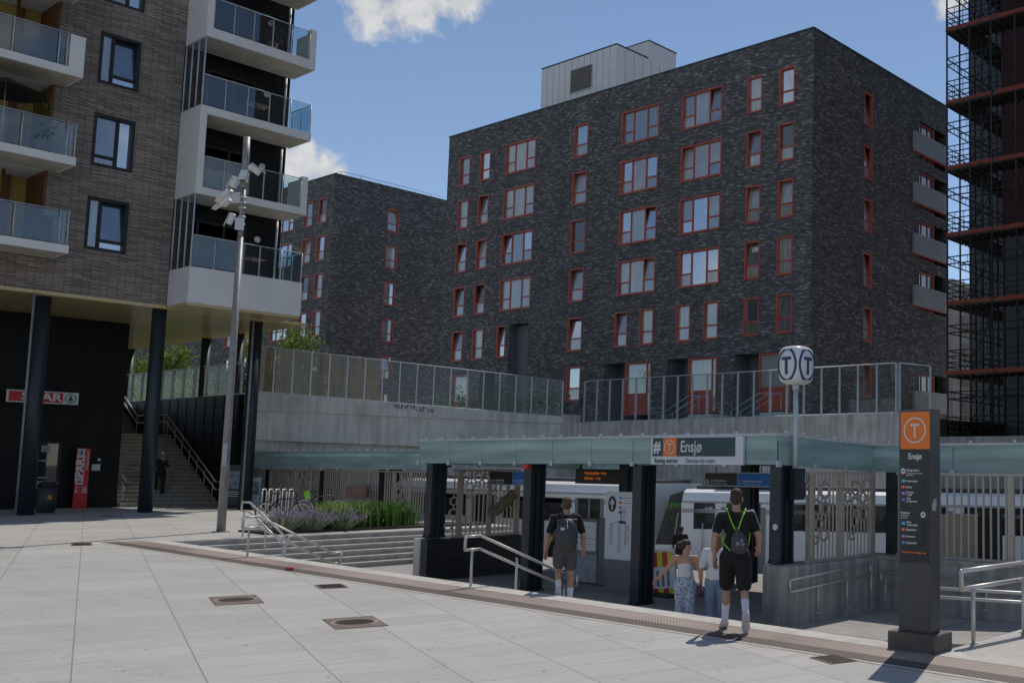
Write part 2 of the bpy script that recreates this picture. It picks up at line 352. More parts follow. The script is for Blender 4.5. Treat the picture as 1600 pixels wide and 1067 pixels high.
KIND = {'single': ([], [(.37, 0, 1)]), 'single_r': ([], [(.37, 0, 1)]),
        'triple': ([(.30, 0, 1), (.67, 0, 1)], [(.37, 0, .30), (.37, .67, 1)]),
        'tall': ([], [(.30, 0, 1)]), 'blk_a': ([(.34, 0, 1)], [(.20, .34, 1)]), 'blk_b': ([(.60, 0, 1)], [(.20, 0, .60)]), 'door': ([(.80, 0, 1)], [(.40, 0, .80)]), 'plain': ([], [])}
CELLS = {'single': [(0, 1, 0, .37), (0, 1, .37, 1)], 'single_r': [(0, 1, 0, .37), (0, 1, .37, 1)], 'tall': [(0, 1, 0, .3), (0, 1, .3, 1)],
         'triple': [(0, .30, 0, .37), (0, .30, .37, 1), (.30, .67, 0, 1), (.67, 1, 0, .37), (.67, 1, .37, 1)],
         'blk_a': [(0, .34, 0, 1), (.34, 1, 0, .2), (.34, 1, .2, 1)], 'blk_b': [(0, .6, 0, .2), (0, .6, .2, 1), (.6, 1, 0, 1)], 'door': [(0, .8, 0, .4), (0, .8, .4, 1), (.8, 1, 0, 1)], 'plain': [(0, 1, 0, 1)]}
def window(parent, pl, u0, u1, z0, z1, kind, fm, pms, tilt=(), fw=.075, depth=.16, sill=True, name='window'):
    f = MB(); w = u1 - u0; h = z1 - z0
    pl.box(f, u0, u0 + fw, z0, z1, -.012, depth); pl.box(f, u1 - fw, u1, z0, z1, -.012, depth)
    pl.box(f, u0 + fw, u1 - fw, z1 - fw, z1, -.010, depth); pl.box(f, u0 + fw, u1 - fw, z0, z0 + fw, -.010, depth)
    if sill: pl.box(f, u0 - .02, u1 + .02, z0 - .045, z0 + .002, -.05, .06)
    vb, hb = KIND[kind]; bw = fw * .55
    for x, a, b in vb: pl.box(f, u0 + x * w - bw, u0 + x * w + bw, z0 + fw, z1 - fw, depth - .075, depth - .004)
    for zf, a, b in hb: pl.box(f, u0 + a * w + (fw if a == 0 else bw), u0 + b * w - (fw if b == 1 else bw), z0 + zf * h - bw, z0 + zf * h + bw, depth - .07, depth - .008)
    fo = obj(name, f, fm, parent)
    p = MB(); idx = []
    for i, (a, b, c, d) in enumerate(CELLS[kind]):
        k = .16 if i in tilt else 0; x0 = u0 + a * w + bw; x1 = u0 + b * w - bw; y0 = z0 + c * h + bw; y1 = z0 + d * h - bw
        p.face([pl.pt(x0, y0, depth - .03), pl.pt(x1, y0, depth - .03), pl.pt(x1, y1, depth - .03 + k), pl.pt(x0, y1, depth - .03 + k)]); idx.append(i % len(pms))
        if k:
            e = MB(); pl.box(e, x0, x1, y0, y1, depth + .17, depth + .18); p.join(e); idx += [len(pms)] * 6
    po = obj('pane', p, list(pms) + [P_dark], fo, recalc=False)
    for q, i in zip(po.data.polygons, idx): q.material_index = i
    return fo
# ------------------------------------------------------------------ ground
def pz(s): return .15 if s < -32 else .15 - .0104 * (s + 32)
FL = -.65
g = MB(); g.face([(-900, -500, -2.6), (900, -500, -2.6), (900, 1500, -2.6), (-900, 1500, -2.6)]); struct('ground', g, simple('earth', (.14, .13, .11), .95, scale=.3))
g = MB()
def sheet(mb, ss, t0, t1, dz=0, skirt=0):
    for a, b in zip(ss, ss[1:]):
        mb.face([(a, t0, pz(a) + dz), (b, t0, pz(b) + dz), (b, t1, pz(b) + dz), (a, t1, pz(a) + dz)])
        if skirt: mb.face([(a, t1, pz(a) + dz), (b, t1, pz(b) + dz), (b, t1, pz(b) + dz - skirt), (a, t1, pz(a) + dz - skirt)])
sheet(g, [-90, -60, -45, -32, -27, -20, -12, -6, 0, 10, 30], -40, 10.62, 0, 1.2)
sheet(g, [-90, -60, -45, -32, -27.22], 10.62, 21.0)
sheet(g, [-6.05, 0, 10, 30], 10.99, 13.6, -.004, 1)
g.face([(-6.05, 10.9, -.12), (-6.05, 13.6, -.12), (-6.05, 13.6, -1), (-6.05, 10.9, -1)])
struct('plaza', g, M_pave)
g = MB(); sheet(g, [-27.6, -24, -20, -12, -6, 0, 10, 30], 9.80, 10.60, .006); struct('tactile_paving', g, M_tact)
g = MB()
for a, b in zip([-27.4, -24.4, -21.4, -18.4, -15.4, -12.4, -9.4, -6.4, -3.4, 0, 6, 12], [-24.4, -21.4, -18.4, -15.4, -12.4, -9.4, -6.4, -3.4, 0, 6, 12, 20]):
    for t0, t1, dz in ((10.605, 10.99, .008), (9.715, 9.795, .005)):
        A = pz(a + .004) + dz; B = pz(b - .004) + dz; a_, b_ = a + .004, b - .004
        g.face([(a_, t0, A), (b_, t0, B), (b_, t1, B), (a_, t1, A)])
        if t0 > 10: g.face([(a_, t1, A), (b_, t1, B), (b_, t1, B - .2), (a_, t1, A - .2)])
struct('kerb', g, M_granite)
g = MB(); n = 5                                               # stairs down from the plaza edge
for k in range(n):
    t0 = 10.985 + .33 * k; t1 = t0 + .36
    for a, b in ((-26.9, -20), (-20, -14), (-14, -9.2)):
        za = pz(a) + (FL - pz(a)) * (k + 1) / (n + .0) ; zb = pz(b) + (FL - pz(b)) * (k + 1) / n
        if k == n - 1: continue
        g.face([(a, t0, za), (b, t0, zb), (b, t1, zb), (a, t1, za)]); g.face([(a, t1, za), (b, t1, zb), (b, t1, FL - .05), (a, t1, FL - .05)])
struct('front_steps', g, M_concs)
g = MB(); nn = 6                                              # broad steps from the bicycle terrace down to the forecourt
for k in range(nn):
    s0 = -27.22 + .36 * k; zz = .10 + (FL - .10) * k / nn
    g.box(s0 - .5 if k else -27.6, s0 + .36, 11.0, 20.9, FL - .3, zz - (.001 * k))
    g.box(s0 + .362, s0 + .385, 11.0, 20.9, zz - .05, zz + .002)
    g.box(s0 + .01 + .3, s0 + .364, 11.0, 20.9, zz - .001, zz + .004)
struct('terrace_steps', g, M_concs)
g = MB(); g.box(-30, -8.7, 10.7, 20.0, -1.5, FL); struct('forecourt_floor', g, M_floor)
g = MB()
for k in range(3): g.box(-44, -11.4, 20.0 - .02, 20.35 + .35 * k, -2, FL - .14 * (k + 1))
g.box(-48, 14, 20.0, 24.7, -2.2, -1.20); struct('station_platform', g, M_floor)
g = MB(); g.box(-70, 40, 24.75, 31.8, -2.5, -2.15); struct('track_bed', g, M_ballast)
g = MB()                                                      # ramp slab right of the entrance
A = [(-8.65, FL - .002), (-6.5, -.50), (9, -.42)]
for (a, za), (b, zb) in zip(A, A[1:]):
    g.face([(a, 13.9, za), (b, 13.9, zb), (b, 17.0, zb), (a, 17.0, za)]); g.face([(a, 13.9, za), (b, 13.9, zb), (b, 13.9, -1.2), (a, 13.9, -1.2)])
g.face([(-11, 13.9, FL + .003), (-8.65, 13.9, FL + .003), (-8.65, 17, FL + .003), (-11, 17, FL + .003)])
g.face([(-8.7, 10.9, -.92), (14, 10.9, -.92), (14, 14, -.92), (-8.7, 14, -.92)])
struct('ramp', g, M_floor)
# ------------------------------------------------------------------ station canopy
def ibeam(mb, s, t, z0, z1, w=.24, d=.40):
    mb.box(s - w / 2, s + w / 2, t, t + .05, z0, z1); mb.box(s - w / 2, s + w / 2, t + d - .05, t + d, z0, z1)
    mb.box(s - .05, s + .05, t + .05, t + d - .05, z0, z1); mb.box(s - w / 2 + .03, s + w / 2 - .03, t + d * .48, t + d * .52, z0, z1)
    mb.box(s - w / 2 - .02, s + w / 2 + .02, t - .03, t + d + .03, z0, z0 + .02)
    for a in (-1, 1):
        for b in (-.01, d + .01): mb.cyl((s + a * w * .42, t + b, z0 + .02), (s + a * w * .42, t + b, z0 + .07), .018, 6)
can = thing('station_canopy', 'flat station canopy with pale teal frosted glass edge on navy steel columns', 'canopy', (-16.5, 17, FL))
def fascia(p0, p1, zt0, zt1, zb0, zb1, n, out):
    """a run of glass panels; out = outward horizontal normal"""
    p0 = Vector((*p0, 0)); p1 = Vector((*p1, 0)); d = (p1 - p0) / n; o = Vector((*out, 0)) * .014
    for i in range(n):
        a = p0 + d * i + d.normalized() * .008; b = p0 + d * (i + 1) - d.normalized() * .008; k0, k1 = i / n, (i + 1) / n
        za, zb = zt0 + (zt1 - zt0) * k0, zt0 + (zt1 - zt0) * k1; ya, yb = zb0 + (zb1 - zb0) * k0, zb0 + (zb1 - zb0) * k1
        q = MB(); q.prism([(0, 0), (1, 0), (1, 1), (0, 1)], *[lambda p, s=s: (a + (b - a) * p[0] + o * s) + Vector((0, 0, (ya + (za - ya) * p[1]) if p[0] == 0 else (yb + (zb - yb) * p[1]))) for s in (-.5, .5)])
        obj('fascia_panel', q, M_frost, can)
        q = MB(); c = p0 + d * i; q.box(-.045, .045, -.03, .03, -.005, .10, Matrix.Translation((c.x + o.x, c.y + o.y, ya - .035)) @ Matrix.Rotation(math.atan2(d.y, d.x), 4, 'Z')); obj('clamp', q, M_galv, can)
    q = MB(); ang = math.atan2(d.y, d.x)
    a = p0 + Vector((0, 0, zt0)); b = p1 + Vector((0, 0, zt1)); q.prism([(-.05, 0), (.03, 0), (.03, .045), (-.05, .045)], *[lambda p, e=e: e - Vector((*out, 0)) * -p[0] + Vector((0, 0, p[1])) for e in (a, b)])
    for i in range(n * 2): c = p0 + d * (i / 2 + .2); q.cyl((c.x, c.y, zt0 + (zt1 - zt0) * i / n / 2 + .04), (c.x, c.y, zt0 + (zt1 - zt0) * i / n / 2 + .09), .03, 6)
    obj('roof_edge', q, M_galv, can)
fascia((-21.85, 14.2), (-11.12, 14.2), 2.53, 2.565, 2.02, 2.06, 9, (0, -1))
fascia((-11.10, 14.2), (-11.10, 17.25), 2.565, 2.455, 2.06, 1.945, 3, (1, 0))
fascia((-11.10, 17.25), (5.0, 17.25), 2.455, 2.50, 1.945, 1.945, 9, (0, -1))
fascia((-21.87, 20.9), (-21.87, 14.2), 2.46, 2.53, 1.84, 2.02, 4, (-1, 0))
fascia((-44.4, 21.0), (-30.8, 21.0), 2.42, 2.455, 1.735, 1.815, 12, (0, -1))
q = MB(); q.box(-21.75, -11.2, 14.3, 19.2, 2.30, 2.48); q.box(-11.2, 5, 17.35, 19.2, 2.26, 2.40); q.box(-44.4, -30.9, 21.1, 23.6, 2.16, 2.40); obj('roof', q, simple('roof_sheet', (.10, .11, .12), .6), can)
q = MB(); q.box(-21.6, -11.3, 14.5, 14.7, 2.06, 2.28); q.box(-21.6, -11.3, 18.9, 19.1, 2.05, 2.28); q.box(-44.3, -31, 21.2, 21.4, 1.9, 2.14); q.box(-11, 5, 17.5, 17.7, 1.98, 2.24)
for s in (-20, -17.8, -16.1, -14.4, -12.8): q.box(s - .05, s + .05, 14.75, 18.85, 2.12, 2.28)
obj('beam', q, M_navy, can)
COLS = [(-21.45, 14.22, .30), (-17.93, 14.25, FL), (-14.62, 14.25, FL), (-11.2, 14.25, .345)]
for s, t, z in COLS: q = MB(); ibeam(q, s, t, z, 2.03 if s < -11.5 else 2.05); obj('column', q, M_navy, can)
for s in (at_t(1163, 780, 18.6).x, at_t(972, 760, 18.6).x): q = MB(); ibeam(q, s, 18.6, -.7, 2.2); obj('column', q, M_navy, can)
for px in (419, 505, 598):
    s = at_t(px, 780, 21.25).x; q = MB(); ibeam(q, s, 21.15, -.1, 1.85, .32, .7); obj('column', q, M_navy, can)
for s in (-10.7, -5.15, -2.2): q = MB(); ibeam(q, s, 17.3, .31, 1.96, .26, .5); obj('column', q, M_navy, can)
q = MB(); q.box(-17.98, -17.8, 14.14, 14.24, 1.92, 2.02); o = tag(obj('alarm_box', q, simple('alarm_red', (.55, .02, .02), .4)), 'small red box under the glass canopy edge at the head of a navy column', 'alarm')
q = MB(); q.cyl((-11.18, 14.235, .98), (-11.18, 14.249, .98), .055, 16); tag(obj('sticker', q, M_white2), 'round white sticker on the navy column beside the right-hand concrete wall', 'sticker')
# ------------------------------------------------------------------ concrete walls and bar screens
def cwall(label, s0, s1, t0, t1, z0, z1, m, name='concrete_wall', cat='wall'):
    q = MB(); q.bbox(s0, s1, t0, t1, z0, z1, .015, 1); return tag(obj(name, q, m), label, cat)
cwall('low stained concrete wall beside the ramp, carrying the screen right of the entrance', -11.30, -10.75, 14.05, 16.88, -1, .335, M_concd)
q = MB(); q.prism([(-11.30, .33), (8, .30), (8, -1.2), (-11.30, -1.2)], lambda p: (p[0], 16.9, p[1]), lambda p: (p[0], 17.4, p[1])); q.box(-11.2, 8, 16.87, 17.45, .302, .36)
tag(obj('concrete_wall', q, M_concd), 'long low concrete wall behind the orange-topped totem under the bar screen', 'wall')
cwall('short light concrete pier under the leftmost navy column of the entrance', -21.68, -21.42, 14.05, 14.6, -1, .29, M_conc, 'concrete_pier', 'pier')
q = MB(); q.box(-21.40, -21.15, 14.06, 16.75, -1, .27); q.box(-21.38, -21.13, 14.09, 15.25, -.18, .262); q.box(-21.38, -21.13, 15.26, 16.7, -.19, .262); q.box(-21.38, -21.125, 14.09, 15.9, -.95, -.19)
tag(obj('stone_wall', q, M_blackstone), 'low polished black stone wall under the bar screen inside the entrance', 'wall')
def hexcut(u, hs):
    L = []
    for (cu, cz, r) in hs:
        du = abs(u - cu)
        if du < r * .866: hh = r - du / 1.732; L.append((cz - hh, cz + hh))
    return L
def screen(label, f, u0, u1, z0, z1, hexes, step=.118, bar=.024, thick=.026, posts=()):
    """f(u, d) -> xy; vertical bars cut away inside hexagonal rings"""
    t = thing('bar_screen', label, 'screen', (*f((u0 + u1) / 2, 0), z0))
    q = MB(); u = u0 + .05
    def vb(ua, ub, za, zb, d0, d1, mb=q):
        P = [Vector((*f(a, d), z)) for a in (ua, ub) for d in (d0, d1) for z in (za, zb)]
        v = [mb.b.verts.new(p) for p in P]
        for k in ((0, 1, 3, 2), (4, 6, 7, 5), (0, 4, 5, 1), (2, 3, 7, 6), (0, 2, 6, 4), (1, 5, 7, 3)): mb.b.faces.new([v[i] for i in k])
    while u < u1:
        za = z0
        for (a, b) in sorted(hexcut(u, hexes)):
            if a > za: vb(u - bar / 2, u + bar / 2, za, min(a, z1), 0, thick)
            za = max(za, b)
        if za < z1: vb(u - bar / 2, u + bar / 2, za, z1, 0, thick)
        u += step
    obj('bars', q, M_bars, t)
    q = MB(); vb(u0, u1, z0 - .045, z0 - .001, -.01, thick + .01, q); vb(u0, u1, z1 + .001, z1 + .045, -.01, thick + .01, q)
    obj('rail', q, M_bars, t)
    for p in posts:
        q = MB(); vb(p - .06, p + .06, z0 + .002, z1 - .002, -.012, thick + .012, q); obj('post', q, M_bars, t)
    for (cu, cz, r) in hexes:
        q = MB()
        for k in range(6):
            A0, A1 = [R_(90 + 60 * (k + j)) for j in (0, 1)]
            pts = []
            for d in (-.018, thick + .018):
                for A, rr in ((A0, r), (A1, r), (A1, r * .86), (A0, r * .86)): pts.append(Vector((*f(cu + rr * math.cos(A), d), cz + rr * math.sin(A))))
            v = [q.b.verts.new(p) for p in pts]
            for fc in ((0, 1, 2, 3), (7, 6, 5, 4), (0, 4, 5, 1), (1, 5, 6, 2), (2, 6, 7, 3), (3, 7, 4, 0)): q.b.faces.new([v[i] for i in fc])
        obj('hexagon', q, M_bars, t)
    return t
def hx(pl, L):
    r = []
    for px, py, d in L:
        p = at_t(px, py, pl.v) if pl.k == 't' else at_s(px, py, pl.v); r.append(((p.x if pl.k == 't' else p.y), p.z, d))
    return r
def z5(x, y): return 1180 + x / 4.85, 660 + y / 4.85
ps = Pl('s', -10.98)
H1 = hx(ps, [(*z5(415, 512), .17), (*z5(535, 512), .165), (*z5(470, 640), .15), (*z5(537, 655), .14), (*z5(485, 768), .12), (*z5(525, 850), .12), (*z5(463, 890), .085), (*z5(765, 495), .15), (*z5(850, 475), .13), (*z5(705, 565), .11), (*z5(760, 615), .14), (*z5(820, 570), .12), (*z5(822, 690), .15), (*z5(755, 745), .12), (*z5(735, 860), .085)])
screen('bar screen with hexagon rings on the low wall left of the orange-topped totem', lambda u, d: (-10.98 - d, u), 14.85, 17.15, .38, 1.90, H1, posts=(15.02, 15.95, 17.05))
screen('plain bar screen on the long wall right of the orange-topped totem', lambda u, d: (u, 17.16 + d), -10.5, 5,   .40, 1.90, [], .15, .034, posts=(-8.1, -5.5, -2.6, 0.2))
def z4b(x, y): return 700 + x / 4.706, 720 + y / 4.706
pl_ = Pl('s', -21.24)
H3 = hx(pl_, [(*z4b(145, 110), .14), (*z4b(232, 120), .13), (*z4b(165, 190), .12), (*z4b(215, 215), .12), (*z4b(52, 295), .11), (*z4b(48, 390), .14), (*z4b(103, 430), .12), (*z4b(8, 480), .11), (*z4b(195, 485), .09), (*z4b(290, 130), .12), (*z4b(330, 190), .12), (*z4b(285, 215), .1), (*z4b(410, 300), .13), (*z4b(368, 350), .11), (*z4b(485, 310), .13), (*z4b(420, 200), .11), (*z4b(480, 195), .12)])
screen('bar screen with hexagon rings on the black stone wall inside the entrance', lambda u, d: (-21.30 + d, u), 14.75, 16.7, .32, 1.84, H3, posts=(14.95, 15.8, 16.6))
q = MB(); p0 = at_s(786, 787, -21.16); Mx = Matrix.Translation(p0) @ Matrix.Rotation(R_(38), 4, 'X'); q.box(-.02, .02, -.45, .45, -.09, .09, Mx); q.box(-.03, .03, -.4, .42, .095, .125, Mx); q.box(-.03, .03, -.3, .46, -.13, -.1, Mx)
tag(obj('bent_panel', q, simple('worn_brass', (.22, .19, .12), .45, .6, var=.6, scale=14)), 'tilted worn metal strip hanging across the bar screen inside the entrance', 'metal strip')
def zl(x, y): return 340 + x / 4.447, 660 + y / 4.447
pl_ = Pl('t', 21.15)
H4 = hx(pl_, [(*zl(505, 355), .17), (*zl(570, 365), .17), (*zl(603, 345), .18), (*zl(590, 415), .2), (*zl(660, 460), .26), (*zl(537, 455), .2), (*zl(605, 480), .15), (*zl(662, 375), .2), (*zl(660, 545), .15), (*zl(632, 395), .12), (*zl(485, 340), .12), (*zl(1245, 380), .26), (*zl(1292, 425), .2), (*zl(1225, 450), .16), (*zl(1255, 480), .14), (*zl(1275, 570), .15), (*zl(1225, 540), .12)])
screen('long bar screen with hexagon rings behind the lavender and bicycles', lambda u, d: (u, 21.15 + d), -44.4, -31.2, .16, 1.70, H4, .15, .058, posts=[at_t(x, 780, 21.15).x for x in (404, 420, 460, 484, 544, 575, 615, 640)])
a = at_t(*zl(905, 440), 20.95); b = at_t(*zl(1035, 525), 20.95); q = MB(); q.box(a.x, b.x, 20.9, 20.95, b.z, a.z); tag(obj('board', q, simple('brown_board', (.26, .15, .11), .7, var=.35, scale=5)), 'blank brown board fixed on the long bar screen above the green grasses', 'board')
# ------------------------------------------------------------------ entrance sign and hanging signs
M_teal = simple('sign_teal', (.016, .050, .070), .35, var=.04); M_or = simple('sign_orange', (.86, .19, .012), .4, var=.03); M_signw = simple('sign_white', (.66, .68, .72), .4, var=.03); M_sblk = simple('sign_black', (.008, .008, .009), .4, var=.05); M_sblue = simple('sign_blue', (.02, .19, .66), .4, var=.04)
def tmark(c, r, m, parent, plane='t', nm='emblem', k=.13):
    """a T inside a ring"""
    c = Vector(c); n = Vector((0, -1, 0)) if plane == 't' else Vector((1, 0, 0)); u = Vector((1, 0, 0)) if plane == 't' else Vector((0, 1, 0)); q = MB()
    q.ring(c, n, r * (1 - k), r, .006, 32)
    for (a, b, z0, z1) in ((-.42, .42, .34, .50), (-.085, .085, -.58, .34)):
        P = [c + u * (x * r) + Vector((0, 0, z * r)) + n * d for d in (0, .006) for x, z in ((a, z0), (b, z0), (b, z1), (a, z1))]; v = [q.b.verts.new(p) for p in P]
        for fc in ((0, 1, 2, 3), (7, 6, 5, 4), (0, 4, 5, 1), (1, 5, 6, 2), (2, 6, 7, 3), (3, 7, 4, 0)): q.b.faces.new([v[i] for i in fc])
    return obj(nm, q, m, parent)
es = thing('entrance_sign', 'long white and dark teal station name sign on the canopy glass reading Ensjø', 'sign', (-13, 14.12, 2.05))
q = MB(); q.box(-14.13, -11.84, 14.12, 14.17, 2.045, 2.56); obj('board', q, M_signw, es)
q = MB(); q.box(-14.08, -12.02, 14.112, 14.118, 2.20, 2.545); obj('name_panel', q, M_teal, es)
q = MB(); q.box(-13.80, -13.45, 14.106, 14.111, 2.20, 2.545); obj('orange_square', q, M_or, es)
tmark((-13.625, 14.104, 2.372), .135, M_signw, es, k=.12)
text('#', .30, (-14.05, 14.109, 2.37), 't', M_signw, es, bold=.012); text('Ensjø', .30, (-13.36, 14.109, 2.372), 't', M_signw, es, bold=.004, xs=.84)
text('Retning sentrum', .122, (-14.03, 14.117, 2.115), 't', M_sblk, es, bold=.0018, xs=.74); text('Direction city centre', .122, (-13.22, 14.117, 2.115), 't', M_sblk, es, xs=.70)
for (xa, ya, xb, yb, t, lab) in ((764, 735, 812, 757, 15.8, 'black and blue hanging platform sign seen in front of the inner bar screen'), (1101, 737, 1206, 760, 16.2, "black and blue hanging platform sign behind the entrance, near the tall man's head")):
    a = at_t(xa, ya, t); b = at_t(xb, yb, t); x0, x1, z1, z0 = a.x, b.x, a.z, a.z - (a.z - b.z) * 1.0 - .02
    if x1 - x0 < 1.5: x1 = x0 + (x1 - x0) * 1.55
    w = x1 - x0; xm = x0 + w * .5
    hs = thing('hanging_sign', lab, 'sign', ((x0 + x1) / 2, t, z0))
    q = MB(); q.box(x0, x1, t, t + .06, z0, z1); obj('board', q, M_galv, hs)
    q = MB(); q.box(x0 + .02, xm - .01, t - .006, t - .001, z0 + .02, z1 - .02); obj('black_panel', q, M_sblk, hs); q = MB(); q.box(xm + .01, x1 - .02, t - .006, t - .001, z0 + .02, z1 - .02); obj('blue_panel', q, M_sblue, hs)
    q = MB(); q.cyl((x0 + .3, t + .03, z1), (x0 + .3, t + .03, 2.3), .015, 6); q.cyl((x1 - .3, t + .03, z1), (x1 - .3, t + .03, 2.3), .015, 6); obj('hanger', q, M_galv, hs)
    q = MB(); q.cyl((x0 + .09, t - .007, z0 + .085), (x0 + .09, t - .012, z0 + .085), .048, 16); obj('white_dot', q, M_signw, hs); tmark((x0 + .22, t - .008, z0 + .085), .048, M_signw, hs)
    q = MB(); q.ring((x0 + .09, t - .014, z0 + .085), (0, -1, 0), .012, .022, .002, 12); q.box(x0 + .083, x0 + .097, t - .015, t - .013, z0 + .06, z0 + .115); obj('arrow', q, M_sblk, hs)
    k = w / 1.85
    text('Retning sentrum', .062 * k, (x0 + .29, t - .008, z0 + .115), 't', M_signw, hs, bold=.0015, xs=.78); text('Direction city centre', .055 * k, (x0 + .29, t - .008, z0 + .055), 't', M_signw, hs, xs=.74)
    q = MB(); q.box(xm + .07, xm + .085, t - .012, t - .007, z0 + .07, z0 + .14); q.box(xm + .07, xm + .085, t - .012, t - .007, z0 + .045, z0 + .06); obj('symbol', q, M_signw, hs)
    text('Gyldig billett kreves om bord', .046 * k, (xm + .15, t - .008, z0 + .115), 't', M_signw, hs, bold=.002, xs=.95); text('A valid ticket is required on board', .036 * k, (xm + .15, t - .008, z0 + .058), 't', M_signw, hs, xs=.95)
a = at_t(903, 738, 19.0); b = at_t(966, 755, 19.0); dsp = thing('departure_display', 'black departure display with amber letters hanging under the canopy', 'display', (a.x, 19.0, b.z))
q = MB(); q.box(a.x - .1, b.x + .55, 19.0, 19.2, b.z - .03, a.z + .1); q.cyl((a.x, 19.1, a.z + .1), (a.x, 19.1, 2.3), .03, 8); q.cyl((b.x + .3, 19.1, a.z + .1), (b.x + .3, 19.1, 2.3), .03, 8); obj('housing', q, M_sblk, dsp)
text('1 Bergkrystallen  4 min', .11, (a.x + .25, 18.995, a.z - .01), 't', E_led, dsp, bold=.002, xs=.85); text('2 Østerås   7 min', .11, (a.x + .25, 18.995, a.z - .15), 't', E_led, dsp, bold=.002, xs=.85)
# line map board and information case
def uz(x, y): return 900 + x / 5.08, 750 + y / 5.08
T_ = 15.3; a = at_t(*uz(243, 88), T_); b = at_t(*uz(455, 640), T_); mp_ = thing('line_map_board', 'tall white line map board with coloured lines beside a navy column', 'map board', ((a.x + b.x) / 2, T_, FL))
w = .98; x0 = a.x; z1 = a.z; z0 = b.z
q = MB(); q.box(x0, x0 + w, T_, T_ + .1, FL, z0 - .002); q.box(x0 + .05, x0 + w - .05, T_ + .01, T_ + .09, z0, z1 - .02); obj('post', q, M_grey, mp_)
q = MB(); q.box(x0, x0 + w, T_ - .012, T_ - .002, z0, z1); obj('panel', q, M_signw, mp_)
y_ = T_ - .016
q = MB(); q.prism([(math.cos(i / 20 * 6.283) * .12, math.sin(i / 20 * 6.283) * .17) for i in range(20)], lambda p: (x0 + .2 + p[0], y_, z1 - .26 + p[1]), lambda p: (x0 + .2 + p[0], y_ + .003, z1 - .26 + p[1])); q.box(x0 + .42, x0 + .62, y_, y_ + .003, z1 - .66, z1 - .61); obj('black_mark', q, M_sblk, mp_)
q = MB(); q.prism([(-.018, -.12), (.018, -.12), (.018, .03), (.065, -.02), (.065, .03), (0, .12), (-.065, .03), (-.065, -.02), (-.018, .03)], lambda p: (x0 + .2 + p[0], y_ - .004, z1 - .26 + p[1]), lambda p: (x0 + .2 + p[0], y_ - .001, z1 - .26 + p[1])); obj('arrow', q, M_signw, mp_)
LC = [simple('line_' + n_, c_, .5, var=.02) for n_, c_ in (('cyan', (.05, .42, .70)), ('red', (.72, .10, .08)), ('violet', (.40, .14, .50)), ('blue', (.04, .14, .48)))]
for i, c_ in enumerate(LC):
    q = MB(); z = z1 - .13 - i * .10; q.box(x0 + .40, x0 + .50, y_, y_ + .003, z - .022, z + .028); obj('line_number', q, c_, mp_)
    q = MB(); q.box(x0 + .53, x0 + .62 + .06 * (3 - i), y_, y_ + .002, z - .006, z + .006); obj('caption', q, simple('map_ink', (.22, .24, .30), .6, var=.02), mp_)
def pline(pts, m, w_=.012, nm='route'):
    q = MB()
    for (xa, za), (xb, zb) in zip(pts, pts[1:]):
        dx, dz = xb - xa, zb - za; L = math.hypot(dx, dz); nx, nz_ = -dz / L * w_ / 2, dx / L * w_ / 2
        q.prism([(xa + nx, za + nz_), (xb + nx, zb + nz_), (xb - nx, zb - nz_), (xa - nx, za - nz_)], lambda p: (p[0], y_, p[1]), lambda p: (p[0], y_ + .002, p[1]))
    return obj(nm, q, m, mp_)
def mpz(x, y): return (x0 + (x - 243) / 212 * .98, z1 - (y - 88) / (640 - 88) * (z1 - z0))
pline([mpz(345, 228), mpz(345, 325), mpz(278, 355), mpz(278, 515)], LC[3]); pline([mpz(350, 228), mpz(350, 320), mpz(374, 340), mpz(374, 520)], LC[1]); pline([mpz(355, 322), mpz(418, 410), mpz(418, 590)], LC[2]); pline([mpz(330, 330), mpz(330, 575)], LC[0], .01)
for sx, n0, n1 in ((278, 360, 515), (330, 335, 575), (374, 350, 520), (418, 415, 590), (352, 235, 320)):
    q = MB(); y = n0
    while y < n1:
        A_ = mpz(sx + 5, y); q.box(A_[0], A_[0] + .05 + .05 * random.random(), y_, y_ + .0015, A_[1] - .004, A_[1] + .004); y += 9.5
    obj('stop_names', q, simple('map_ink', (.22, .24, .30)), mp_)
T_ = 16.0; a = at_t(884, 808, T_); b = at_t(945, 913, T_); ic = thing('information_case', 'grey glazed timetable case with white posters behind the man with the black backpack', 'notice case', ((a.x + b.x) / 2, T_, FL))
q = MB(); q.box(a.x, b.x - .28, T_, T_ + .2, .02, a.z); q.box(b.x - .27, b.x, T_ + .02, T_ + .22, -.62, a.z + .02); obj('housing', q, M_grey, ic)
q = MB(); q.box(a.x, b.x - .3, T_ + .01, T_ + .19, -.6, .015); obj('lower_panel', q, simple('case_panel', (.30, .33, .37), .5), ic)
q = MB(); q.box(a.x + .05, b.x - .33, T_ - .01, T_ - .003, .1, a.z - .07); obj('poster', q, M_signw, ic)
q = MB()
for i in range(9): q.box(a.x + .52, a.x + .72 + .1 * random.random(), T_ - .014, T_ - .011, .62 - i * .055, .63 - i * .055)
q.box(a.x + .42, a.x + .48, T_ - .014, T_ - .011, .66, .74); q.box(a.x + .4, b.x - .36, T_ - .014, T_ - .011, .37, .385); q.box(a.x + .4, b.x - .36, T_ - .014, T_ - .011, .25, .26); obj('print', q, simple('map_ink', (.22, .24, .30)), ic)
